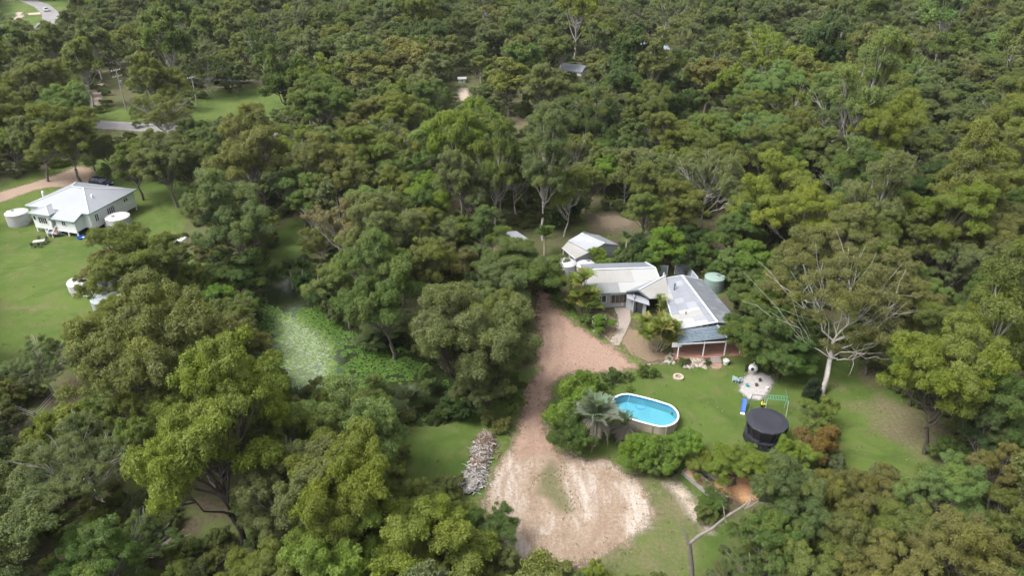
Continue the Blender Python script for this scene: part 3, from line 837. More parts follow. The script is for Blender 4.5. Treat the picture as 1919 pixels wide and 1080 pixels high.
def main_house():
    b = Vector((20.5, 88, 0))
    r = thing("main_house", b, "long low house with silver sheet roofs and a dark sheeted verandah above the pool lawn", "house")
    q = lambda *a: Vector(a)
    # --- north wing
    e0, e1 = q(10.6, 90.3, 2.75), q(21.3, 91.3, 2.75)
    g0, g1 = q(10.3, 95.0, 4.0), q(20.7, 95.7, 4.0)
    f0, f1 = q(10.1, 98.6, 3.1), q(19.9, 99.2, 3.1)
    mats = {(0, 0): ROOF_G, (1, 0): ROOF_G, (2, 0): ROOF_W, (3, 0): ROOF_W, (4, 0): ROOF_W, (0, 1): ROOF_T, (1, 1): ROOF_T, (2, 1): ROOF_T, (3, 1): ROOF_W, (4, 1): ROOF_W}
    ss_ = [0, .22, .43, .66, .84, 1]; tt_ = [0, .42, 1]
    def BL(s, t): return (e0 + (e1 - e0) * s) * (1 - t) + (g0 + (g1 - g0) * s) * t
    for i in range(5):
        for j in range(2):
            lift = Vector((0, 0, .012 * ((i + j) % 2) + .02 * j))
            slab("roof_sheet", rel(r, [BL(ss_[i], tt_[j]) + lift, BL(ss_[i + 1], tt_[j]) + lift, BL(ss_[i + 1], tt_[j + 1]) + lift, BL(ss_[i], tt_[j + 1]) + lift]), .05, mats[(i, j)], r)
    slab("roof_slope", rel(r, [g0, g1, f1, f0]), .08, ROOF_M, r)
    strip("ridge_cap", *rel(r, [g0 + q(0, 0, .07), g1 + q(0, 0, .07)]), .3, .06, CAP, r)
    strip("barge_cap", *rel(r, [g1 + q(.05, 0, .05), e1 + q(.05, 0, .05)]), .2, .12, CAP, r)
    strip("barge_cap", *rel(r, [g1 + q(.05, 0, .05), f1 + q(.05, 0, .05)]), .2, .12, CAP, r)
    strip("gutter", *rel(r, [e0 + q(0, -.08, -.08), q(16.1, 90.74, 2.67)]), .14, .14, DGREY, r)
    # walls
    W = [((10.9, 91.0), (17.0, 91.6)), ((17.0, 91.6), (17.0, 89.6)), ((10.6, 98.2), (10.9, 91.0)), ((19.6, 98.8), (10.6, 98.2)), ((21.3, 94), (19.6, 98.8))]
    for a, c in W:
        A, C = rel(r, [(*a, 0), (*c, 0)]); wall("wall", A, C, 0, 2.75, .12, GB, r)
    A, C = [tuple(v) for v in rel(r, [(10.9, 91.0, 0), (17.0, 91.6, 0)])]
    fo = window(A, C, .70, 2.3, .75, 1.35, r, TIMBER, GLASS, bars=3, name='window')
    window(A, C, .28, 1.4, .9, 1.1, r, WHITE, GLASS, bars=1)
    MB().box(rel(r, [(15.2, 91.25, 2.35)])[0], (2.7, .08, .5), math.radians(5.6)).build("fascia_panel", WHITE, r)
    # --- link roof with its small gable
    k0, k1, k2 = at(1174, 547, 2.85), at(1196, 544.5, 3.7), at(1216, 560, 2.85)
    top = q(22.0, 93.9, 3.75)
    c3 = q(21.75, 89.0, 2.95)
    slab("link_roof_slope", rel(r, [k0, k1, top, q(19.9, 93.9, 2.95)]), .08, ROOF_M, r)
    slab("link_roof_slope", rel(r, [k1, k2, c3, top]), .08, ROOF_T, r)
    strip("ridge_cap", *rel(r, [k1 + q(0, 0, .05), top + q(0, 0, .05)]), .22, .06, CAP, r)
    strip("barge_cap", *rel(r, [k0 + q(0, -.05, .02), k1 + q(0, -.05, .03)]), .16, .18, DGREY, r)
    strip("barge_cap", *rel(r, [k1 + q(0, -.05, .03), k2 + q(0, -.05, .02)]), .16, .18, DGREY, r)
    A, B, C = rel(r, [k0 + q(.15, .35, -.15), k1 + q(0, .35, -.2), k2 + q(-.15, .35, -.15)])
    MB().add([A, B, C, A + q(0, .08, 0), B + q(0, .08, 0), C + q(0, .08, 0)], [(0, 2, 1), (3, 4, 5), (0, 1, 4, 3), (1, 2, 5, 4), (2, 0, 3, 5)]).build("gable_panel", GLASS, r)
    wall("wall", A, C, 0, A.z - .1, .12, GB, r)
    fo = MB().box(((A.x * .35 + C.x * .65), (A.y * .35 + C.y * .65) - .12, 1.05), (1.0, .08, 2.05), math.atan2(C.y - A.y, C.x - A.x)).build("door", GLASS, r)
    slab("porch_awning", [A + q(-.1, -.1, -.15), C + q(.2, -.1, -.15), C + q(.2, -1.0, -.55), A + q(-.1, -1.0, -.55)], .05, ROOF_M, r)
    # --- main wing, ridge running towards the lawn
    lt, lb, rt, rb_ = q(21.5, 94.2, 2.95), q(21.1, 80.85, 2.95), q(27.4, 93.8, 2.95), q(29.7, 81.9, 2.95)
    rt0, rb0 = q(23.9, 92.2, 4.65), q(25.9, 79.95, 4.65)
    slab("roof_slope", rel(r, [lt, rt0, rt]), .09, ROOF_M, r)
    def ML(s, t): return (lb + (lt - lb) * s) * (1 - t) + (rb0 + (rt0 - rb0) * s) * t
    def MR(s, t): return (rb_ + (rt - rb_) * s) * (1 - t) + (rb0 + (rt0 - rb0) * s) * t
    SE = [0, .08, .16, .26, .32, .45, .56, .68, .80, .90, 1]; TE = [0, .22, .52, .82, 1]
    spec = {(0, 0): ROOF_W, (0, 1): ROOF_W, (0, 2): ROOF_W, (1, 0): ROOF_W, (1, 1): ROOF_W, (1, 2): ROOF_P, (3, 1): ROOF_W, (3, 2): ROOF_W, (2, 0): ROOF_T, (2, 1): ROOF_T, (2, 2): ROOF_T, (4, 2): ROOF_P, (5, 1): ROOF_P,
            (7, 0): ROOF_P, (8, 0): ROOF_W, (9, 0): ROOF_P, (6, 0): ROOF_T, (8, 2): ROOF_P}
    specr = {(1, 1): ROOF_P, (2, 1): ROOF_P, (1, 2): ROOF_P, (3, 2): ROOF_P, (5, 0): ROOF_P, (8, 1): ROOF_P, (0, 2): ROOF_P}
    for f, sp_ in ((ML, spec), (MR, specr)):
        for i in range(len(SE) - 1):
            for j in range(len(TE) - 1):
                u = q(0, 0, .014 * ((i + j) % 2) + .01 * j)
                e = .0015
                slab("roof_sheet", rel(r, [f(SE[i] + e, TE[j]) + u, f(SE[i] + e, TE[j + 1] - e) + u, f(SE[i + 1], TE[j + 1] - e) + u, f(SE[i + 1], TE[j]) + u]), .05, sp_.get((i, j), ROOF_M), r)
    for a, c in ((rt0, rb0), (rt0, lt), (rt0, rt)): strip("ridge_cap", *rel(r, [a + q(0, 0, .05), c + q(0, 0, .05)]), .30, .07, CAP, r)
    strip("gutter", *rel(r, [lt + q(-.08, 0, -.08), lb + q(-.08, 0, -.08)]), .14, .14, CAP, r)
    strip("gutter", *rel(r, [rt + q(.08, 0, -.08), rb_ + q(.08, 0, -.08)]), .14, .14, DGREY, r)
    strip("barge_cap", *rel(r, [lb + q(0, -.1, .04), rb0 + q(0, -.1, .05)]), .16, .16, CAP, r)
    strip("barge_cap", *rel(r, [rb_ + q(0, -.1, .04), rb0 + q(0, -.1, .05)]), .16, .16, CAP, r)
    x = rel(r, [at(1264, 540, 3.9)])[0]
    MB().tube([(x.x, x.y, 3.2), (x.x, x.y, 4.5)], .11, 10).lathe([(.2, 4.5), (.2, 4.58), (.03, 4.75)], 10, (x.x, x.y, 0)).build("flue", DGREY, r)
    x = rel(r, [at(1243, 524, 3.2)])[0]
    MB().tube([(x.x, x.y, 2.9), (x.x, x.y, 4.3)], .07, 8).build("vent_pipe", WHITE, r)
    x = rel(r, [at(1285, 589, 3.6)])[0]
    MB().tube([(x.x, x.y, 3.2), (x.x, x.y, 4.0)], .07, 8).build("vent_pipe", DGREY, r)
    for a, c in (((21.6, 93.6), (21.5, 84.2)), ((21.5, 84.2), (28.7, 85.0)), ((28.7, 85.0), (27.1, 93.3)), ((27.1, 93.3), (21.6, 93.6))):
        A, C = rel(r, [(*a, 0), (*c, 0)]); wall("wall", A, C, 0, 2.9, .12, GB, r)
    A, C = [tuple(v) for v in rel(r, [(21.5, 84.2, 0), (28.7, 85.0, 0)])]
    window(A, C, .25, 1.8, .35, 1.8, r, WHITE, GLASS, bars=1); window(A, C, .70, 2.4, .35, 1.8, r, WHITE, GLASS, bars=2)
    # --- verandah
    va, vb, vc, vd = lb + q(0.05, -.15, -.06), rb0 + q(0, -.2, -.35), q(27.15, 78.9, 2.95), q(20.9, 78.3, 2.42)
    n = 9
    for k in range(n):
        s0, s1 = k / n, (k + 1) / n - .003
        A, B, C, D = va + (vb - va) * s0, va + (vb - va) * s1, vd + (vc - vd) * s1, vd + (vc - vd) * s0
        for j in range(3):
            t0, t1 = j / 3, (j + 1) / 3 - .002
            slab("verandah_roof_sheet", rel(r, [D + (A - D) * t0, C + (B - C) * t0, C + (B - C) * t1, D + (A - D) * t1]), .035, VER, r)
    for k in range(4):
        s0, s1 = k / 4, (k + 1) / 4 - .004
        p0, p1 = vb, rb_ + q(-.05, -.15, -.06); p2, p3 = q(29.6, 79.4, 2.42), vc
        slab("verandah_roof_sheet", rel(r, [p0 + (p1 - p0) * s0, p0 + (p1 - p0) * s1, p3 + (p2 - p3) * s1, p3 + (p2 - p3) * s0]), .035, VER, r)
    strip("ridge_cap", *rel(r, [vb + q(0, 0, .06), vc + q(0, 0, .06)]), .28, .07, CAP, r)
    strip("gutter", *rel(r, [vd + q(-.1, -.06, -.06), q(26.9, 78.75, 2.42)]), .12, .14, CAP, r)
    strip("gutter", *rel(r, [q(26.9, 78.75, 2.42), q(29.7, 79.3, 2.36)]), .12, .14, CAP, r)
    for x_, y_ in ((21.1, 78.55), (24.4, 78.85), (27.2, 79.1), (29.3, 79.5), (21.2, 81.2), (29.3, 82.0)):
        A = rel(r, [(x_, y_, 0)])[0]; MB().bar((A.x, A.y, 0), (A.x, A.y, 2.4 if y_ < 80 else 2.85), .12).build("post", WHITE, r)
    slab("verandah_floor", rel(r, [(20.8, 78.1, .16), (29.6, 79.1, .16), (29.3, 85.0, .16), (21.2, 84.2, .16)]), .2, BRICKF, r)
    MB().box(rel(r, [(20.9, 78.75, 2.0)])[0], (1.3, .06, .75), .1).build("side_blind", WHITE, r)
    return r
m_, nt_, bs_, _o = new_mat("tinted_verandah_sheeting")
_uv = N(nt_, "ShaderNodeTexCoord").outputs["UV"]; _sp = N(nt_, "ShaderNodeSeparateXYZ"); nt_.links.new(_uv, _sp.inputs[0])
_nz = noise(nt_, .8, 5, .7, position(nt_))
_c = ramp(nt_, _nz, [(.3, (.045, .065, .085)), (.7, (.09, .12, .15))])
_w = mth(nt_, 'SINE', mth(nt_, 'MULTIPLY', _sp.outputs[1], 2 * PI / .32))
_c = mixc(nt_, ramp(nt_, _w, [(.75, 0.0), (.95, .5)]), _c, (.24, .28, .32))
nt_.links.new(_c, bs_.inputs["Base Color"]); bs_.inputs["Roughness"].default_value = .6; bs_.inputs["Specular IOR Level"].default_value = .25
VER = m_
main_house()

PAVE = sheet_material("brown_concrete_path", dirt_builder((.17, .135, .12), (.235, .20, .175), (.30, .26, .23)), .12, .06, 1.2)
sheet("courtyard_path", poly([(1150, 577), (1181, 576), (1182, 600), (1178, 612), (1170, 628), (1160, 648), (1148, 647), (1143, 640), (1156, 622), (1160, 608), (1157, 592)]), .25, PAVE, .012, .3)
MULCH = sheet_material("dry_garden_mulch", dirt_builder((.07, .05, .033), (.155, .115, .078), (.26, .20, .145)), .6, .3, 1.3)
sheet("garden_bed", poly([(1092, 588), (1140, 585), (1158, 600), (1156, 622), (1142, 640), (1125, 628), (1100, 605)]), .4, MULCH, .01, .6)
sheet("garden_bed", poly([(1162, 640), (1178, 615), (1195, 618), (1235, 655), (1262, 672), (1215, 680), (1180, 664)]), .4, MULCH, .01, .6)
BR = sheet_material("worn_red_brick_path", dirt_builder((.13, .08, .06), (.21, .14, .11), (.29, .21, .17)), .15, .1, 1.2)
sheet("brick_path", poly([(1326, 677), (1350, 676), (1354, 686), (1350, 693), (1334, 692)]), .25, BR, .014, .3)

# pale sheet fence behind the house
def fence():
    pts = [(1222, 498), (1252, 498)], [(1266, 496), (1288, 496), (1308, 520)]
    for i, pl in enumerate(pts):
        W_ = [at(a, b, 1.7) for a, b in pl]
        r = thing("sheet_fence", (W_[0].x, W_[0].y, 0), ["short straight run of pale sheet fence behind the white roof panels", "L shaped run of pale sheet fence behind the silver roof ridge"][i], "fence")
        for a, b in zip(W_[:-1], W_[1:]):
            n = max(1, round((b - a).length / 1.9))
            for k in range(n):
                p, q = a + (b - a) * (k / n), a + (b - a) * ((k + 1) / n - .02)
                p, q = rel(r, [p, q])
                wall("panel", p, q, .05, 1.65, .05, FEN, r)
                MB().bar((p.x, p.y, 0), (p.x, p.y, 1.72), .09).build("post", WHITE, r)
                MB().bar((p.x, p.y, 1.7), (q.x, q.y, 1.7), .09, .07).build("top_rail", CAP, r)
        p = rel(r, [W_[-1]])[0]; MB().bar((p.x, p.y, 0), (p.x, p.y, 1.72), .09).build("post", WHITE, r)
FEN = paint("pale_blue_grey_sheet", (.27, .30, .35), .5, var=.06)
fence()

# roofs glimpsed far off in the forest
def far_house(px, py, label, mat, w=9, d=7, rz=.3, h=3.0, t=4.6):
    b = at(px, py + 8)
    r = thing("distant_house", b, label, "house", rz)
    slab("roof_slope", [(-w / 2, -d / 2, h), (w / 2, -d / 2, h), (w / 2, 0, t), (-w / 2, 0, t)], .1, mat, r)
    slab("roof_slope", [(-w / 2, 0, t), (w / 2, 0, t), (w / 2, d / 2, h), (-w / 2, d / 2, h)], .1, mat, r)
    a = [(-w / 2 + .4, -d / 2 + .4), (w / 2 - .4, -d / 2 + .4), (w / 2 - .4, d / 2 - .4), (-w / 2 + .4, d / 2 - .4)]
    for i in range(4): wall("wall", a[i], a[(i + 1) % 4], 0, h, .12, WB, r)
    window(a[0], a[1], .5, w * .18, h * .35, h * .36, r, WHITE, GLASS)
ROOF_B = sheet_metal("pale_blue_roof_sheeting", (.27, .36, .44), dirty=.2)
far_house(1220, 96, "house with pale blue roof glimpsed among the far trees", ROOF_B, 9, 9, .2, 2.8, 4.8)
far_house(1075, 128, "house with grey roof glimpsed through the forest beyond the bare limbed tree", ROOF_M, 8, 6, -.5, 1.2, 2.6)
far_house(866, 146, "tiny pale roofed hut behind the orange clearing in the forest", ROOF_W, 2.6, 2.2, .1, 1.2, 1.6)
# ------------------------------------------------------------------ foliage
def unit(v): return v / (np.linalg.norm(v, axis=-1, keepdims=True) + 1e-9)

def leaves(rg, centres, radii, per, size, flat=0.75, droop=0.2, tints=None, tips=None, low=-0.45):
    """many leaf sprays, single triangles, over the surfaces of the clumps"""
    n = len(centres)
    cnt = np.maximum(8, (per * (radii / radii.mean()) ** 2).astype(int))
    ci = np.repeat(np.arange(n), cnt); m = len(ci)
    d = unit(rg.normal(size=(m, 3)))
    bad = d[:, 2] < low; d[bad, 2] *= -1
    # lumpy clump outline
    rr = radii[ci] * (0.28 + 0.80 * rg.random(m) ** 0.75) * (0.84 + 0.22 * np.sin(d[:, 0] * 5 + ci) * np.cos(d[:, 1] * 6 + ci * 1.7))
    p = centres[ci] + d * rr[:, None] * np.array([1, 1, flat])
    nrm = unit(d + rg.normal(size=(m, 3)) * 0.6 + np.array([0, 0, 0.15]))
    t = unit(np.cross(nrm, rg.normal(size=(m, 3)))); t[:, 2] -= droop; t = unit(t)
    b = unit(np.cross(nrm, t))
    s = size * rg.uniform(0.6, 1.4, m)[:, None]
    V = np.stack([p - t * s * 0.45 + b * s * 0.27, p - t * s * 0.45 - b * s * 0.27, p + t * s * 0.6], 1)
    return V, np.clip((tints[ci] if tints is not None else rg.random(n)[ci]) + rg.normal(size=m) * .16, 0, 1), np.clip((tips[ci] if tips is not None else rg.random(n)[ci]) + rg.normal(size=m) * .12, 0, 1)

def tubes_mesh(limbs, sides=5):
    V, F = [], []
    for pts, rs in limbs:
        pts = np.asarray(pts, float); k = len(V) and sum(len(v) for v in V)
        n = len(pts)
        d = unit(np.gradient(pts, axis=0))
        up = np.where(np.abs(d[:, 2:3]) < 0.9, np.array([[0, 0, 1.0]]), np.array([[1.0, 0, 0]]))
        a = unit(np.cross(d, up)); b = np.cross(d, a)
        t = np.arange(sides) * 2 * PI / sides
        ring = pts[:, None, :] + np.asarray(rs)[:, None, None] * (np.cos(t)[None, :, None] * a[:, None, :] + np.sin(t)[None, :, None] * b[:, None, :])
        V.append(ring.reshape(-1, 3))
        for i in range(n - 1):
            for j in range(sides):
                F.append((k + i * sides + j, k + i * sides + (j + 1) % sides, k + (i + 1) * sides + (j + 1) % sides, k + (i + 1) * sides + j))
    return np.concatenate(V), np.array(F)

def curve(a, b, sag, n=5, wob=0.0, rg=None):
    t = np.linspace(0, 1, n)[:, None]
    p = a + (b - a) * t + sag * (4 * t * (1 - t))
    if wob and rg is not None: p[1:-1] += rg.normal(size=(n - 2, 3)) * wob
    return p

def tree_geo(seed, style, lod=1.0):
    """returns (crown V[m,4,3], tint, tip), limbs ; real size in metres, about 11 m wide"""
    rg = np.random.default_rng(seed)
    S = dict(gum=dict(W=10.5, H=13.5, zb=3.8, lobes=18, sub=15, cr=0.70, per=680, leaf=0.145, flat=0.85, lr=0.22, ctrunk=0.22),
             bushy=dict(W=9.5, H=10.5, zb=1.6, lobes=20, sub=14, cr=0.68, per=640, leaf=0.14, flat=0.85, lr=0.21, ctrunk=0.22),
             tall=dict(W=7.5, H=15, zb=3.6, lobes=19, sub=12, cr=0.64, per=600, leaf=0.14, flat=1.1, lr=0.24, ctrunk=0.18),
             airy=dict(W=12, H=13.5, zb=4.0, lobes=16, sub=13, cr=0.62, per=400, leaf=0.14, flat=0.85, lr=0.24, ctrunk=0.20),
             shrub=dict(W=4, H=3.2, zb=0.1, lobes=12, sub=10, cr=0.36, per=430, leaf=0.10, flat=0.95, lr=0.22, ctrunk=0.06))[style]
    W, H, zb = S['W'], S['H'], S['zb']
    R = W / 2; zc = zb + (H - zb) * 0.42; rz = (H - zc)
    lobes = []
    tries = 0
    while len(lobes) < S['lobes'] and tries < 900:
        tries += 1
        d = unit(rg.normal(size=3))
        if d[2] < -0.35: continue
        if style in ('gum', 'airy') and d[2] < -0.05 and rg.random() < 0.6: continue
        r = rg.uniform(0.42, 0.84) if rg.random() < 0.8 else rg.uniform(0.0, 0.4)
        if rg.random() < 0.12: r = rg.uniform(0.85, 1.0)
        c = np.array([0, 0, zc]) + d * r * np.array([R, R, rz if d[2] > 0 else (zc - zb)])
        if any(np.linalg.norm((c - l) * np.array([1, 1, .8])) < R * 0.30 for l in lobes): continue
        lobes.append(c)
    lobes = np.array(lobes)
    cen, rad, tin, tip = [], [], [], []
    fork = np.array([rg.normal() * 0.3, rg.normal() * 0.3, max(zb * 0.75, 0.3)])
    limbs = []
    tr = S['ctrunk']
    base = np.array([0, 0, -0.15]); mid = fork * 0.5 + rg.normal(size=3) * np.array([0.15, 0.15, 0])
    limbs.append(([base, mid, fork], [tr * 1.35, tr * 1.05, tr * 0.95]))
    for li, L in enumerate(lobes):
        lr = R * S['lr'] * rg.uniform(0.85, 1.35)
        lt, lp = rg.random(), rg.random()
        out = L - np.array([0, 0, zc])
        st = fork + np.array([0, 0, rg.uniform(0, (zc - fork[2]) * 0.7)]) * (0 if style == 'shrub' else 1)
        mp = curve(st, L - np.array([0, 0, lr * 0.3]), np.array([0, 0, -0.35]) * rg.uniform(0, 2), 6, 0.16 * W / 11, rg)
        rr0 = tr * rg.uniform(0.35, 0.6)
        limbs.append((mp, np.linspace(rr0, rr0 * 0.35, 6)))
        for k in range(S['sub']):
            d = unit(rg.normal(size=3)); d[2] = abs(d[2]) if rg.random() < 0.72 else d[2] * 0.7
            o = d * lr * rg.uniform(0.5, 1.2) * np.array([1.15, 1.15, 0.85])
            c = L + o
            cen.append(c); rad.append(S['cr'] * rg.uniform(0.62, 1.2) * (lr / (R * S['lr'])) ** 0.5)
            tin.append(np.clip(0.55 * lt + 0.45 * rg.random(), 0, 1)); tip.append(np.clip(0.6 * lp + 0.4 * rg.random(), 0, 1))
            if lod >= 0.9 and k % 2 == 0:
                s0 = mp[3]
                tw = curve(s0, c, np.array([0, 0, -0.1]), 4, 0.08, rg)
                limbs.append((tw, np.linspace(rr0 * 0.35, rr0 * 0.08, 4)))
        if style in ('airy',) or rg.random() < 0.10:
            for k in range(3):
                d = unit(out + rg.normal(size=3) * 1.2); e = L + d * lr * rg.uniform(1.1, 1.9)
                limbs.append((curve(mp[4], e, np.array([0, 0, -0.1]), 5, 0.12, rg), np.linspace(rr0 * 0.4, 0.02, 5)))
    cen, rad, tin, tip = map(np.array, (cen, rad, tin, tip))
    size = S['leaf'] * (1 if lod >= 0.9 else 1 / math.sqrt(lod) * 0.95)
    V, a, b = leaves(rg, cen, rad, S['per'] * lod, size, S['flat'], 0.35 if style in ('gum', 'tall', 'airy') else 0.15, tin, tip)
    return V, a, b, limbs, S

def crown_mesh(name, V, tint, tip, mat):
    m = len(V)
    me = fast_mesh(name, V.reshape(-1, 3), np.arange(m * 3).reshape(m, 3), 3)
    for k, a in (("tint", tint), ("tip", tip)):
        at_ = me.attributes.new(k, 'FLOAT', 'FACE'); at_.data.foreach_set('value', a.astype(np.float32))
    me.materials.append(mat)
    return me

def proto(seed, style, lod=1.0, mat=None):
    V, a, b, limbs, S = tree_geo(seed, style, lod)
    cm = crown_mesh("crown", V, a, b, mat or LEAF)
    TV, TF = tubes_mesh(limbs)
    tm = {}
    for k in BARK:
        t = fast_mesh("trunk", TV, TF, 4); t.materials.append(BARK[k])
        t.polygons.foreach_set("use_smooth", np.ones(len(TF), bool)); tm[k] = t
    q = V.reshape(-1, 3)
    w = (np.percentile(q[:, 0], 99.5) - np.percentile(q[:, 0], .5) + np.percentile(q[:, 1], 99.5) - np.percentile(q[:, 1], .5)) / 2
    return dict(crown=cm, trunk=tm, W=w, H=q[:, 2].max(), zc=float(np.percentile(q[:, 2], 55)), S=S)

PRO = {'gum': [proto(11 + i, 'gum', 1.0) for i in range(4)],
       'bushy': [proto(31 + i, 'bushy', 1.0) for i in range(3)],
       'tall': [proto(51 + i, 'tall', 1.0) for i in range(2)],
       'airy': [proto(71 + i, 'airy', 1.0) for i in range(2)],
       'shrub': [proto(91 + i, 'shrub', 1.0) for i in range(3)]}
PROF = {'gum': [proto(211 + i, 'gum', 0.2) for i in range(3)],
        'bushy': [proto(231 + i, 'bushy', 0.2) for i in range(3)],
        'tall': [proto(251 + i, 'tall', 0.2) for i in range(2)],
        'airy': [proto(271 + i, 'airy', 0.28) for i in range(2)]}
KINDW = {'gum': ('gum_tree', 'gum tree'), 'bushy': ('bushy_tree', 'bushy tree'), 'tall': ('paperbark_tree', 'narrow paperbark tree'),
         'airy': ('open_gum_tree', 'sparse gum tree'), 'shrub': ('shrub', 'shrub')}
R0 = random.Random(77)
TREES = []      # placed trees: x, y, radius
RECORDS = []    # (root, style, palette, width, px, py)
def plant(x, y, style, pal, width, hscale=1.0, bark=None, var=None, label=None, far=False, jitter=0.14, group=None, z=None):
    lib = (PROF if far else PRO)[style]
    p = lib[R0.randrange(len(lib)) if var is None else var % len(lib)]
    s = width / p['W']
    name, word = KINDW[style]
    root = thing(name, (x, y, float(ground_z(np.array(x), np.array(y))) if z is None else z), label or word, 'shrub' if style == 'shrub' else 'tree', 0, group)
    root.rotation_euler = (R0.gauss(0, 0.03), R0.gauss(0, 0.03), R0.uniform(0, 2 * PI))
    root.scale = (s * R0.uniform(0.93, 1.07), s * R0.uniform(0.93, 1.07), s * hscale)
    bark = bark or {'gum': 'mid', 'bushy': 'dark', 'tall': 'pale', 'airy': 'pale', 'shrub': 'mid'}[style]
    link('trunk', p['trunk'][bark], root)
    c = link('crown', p['crown'], root)
    col = PAL[pal][0]
    j = [1 + R0.uniform(-jitter, jitter) for _ in range(2)]
    c.color = (col[0] * j[0] * j[1], col[1] * j[1], col[2] * j[1], 1)
    TREES.append((x, y, width / 2))
    if label is None: RECORDS.append((root, style, pal, width, x, y, p['zc'] * s * hscale))
    return root

def crown_at(px, py, wpx, style, pal, hs=1.0, **kw):
    """plant so that the crown's middle is seen at (px, py), wpx wide"""
    p = PRO[style][0]
    z = 7.0
    for _ in range(8):
        c = at(px, py, z)
        dep = c.y * CP - (z - CAM_H) * SP
        w = wpx * dep / FPX
        z = p['zc'] * w / p['W'] * hs
    far = dep > 175
    return plant(c.x, c.y, style, pal, w, hs, far=far, **kw)
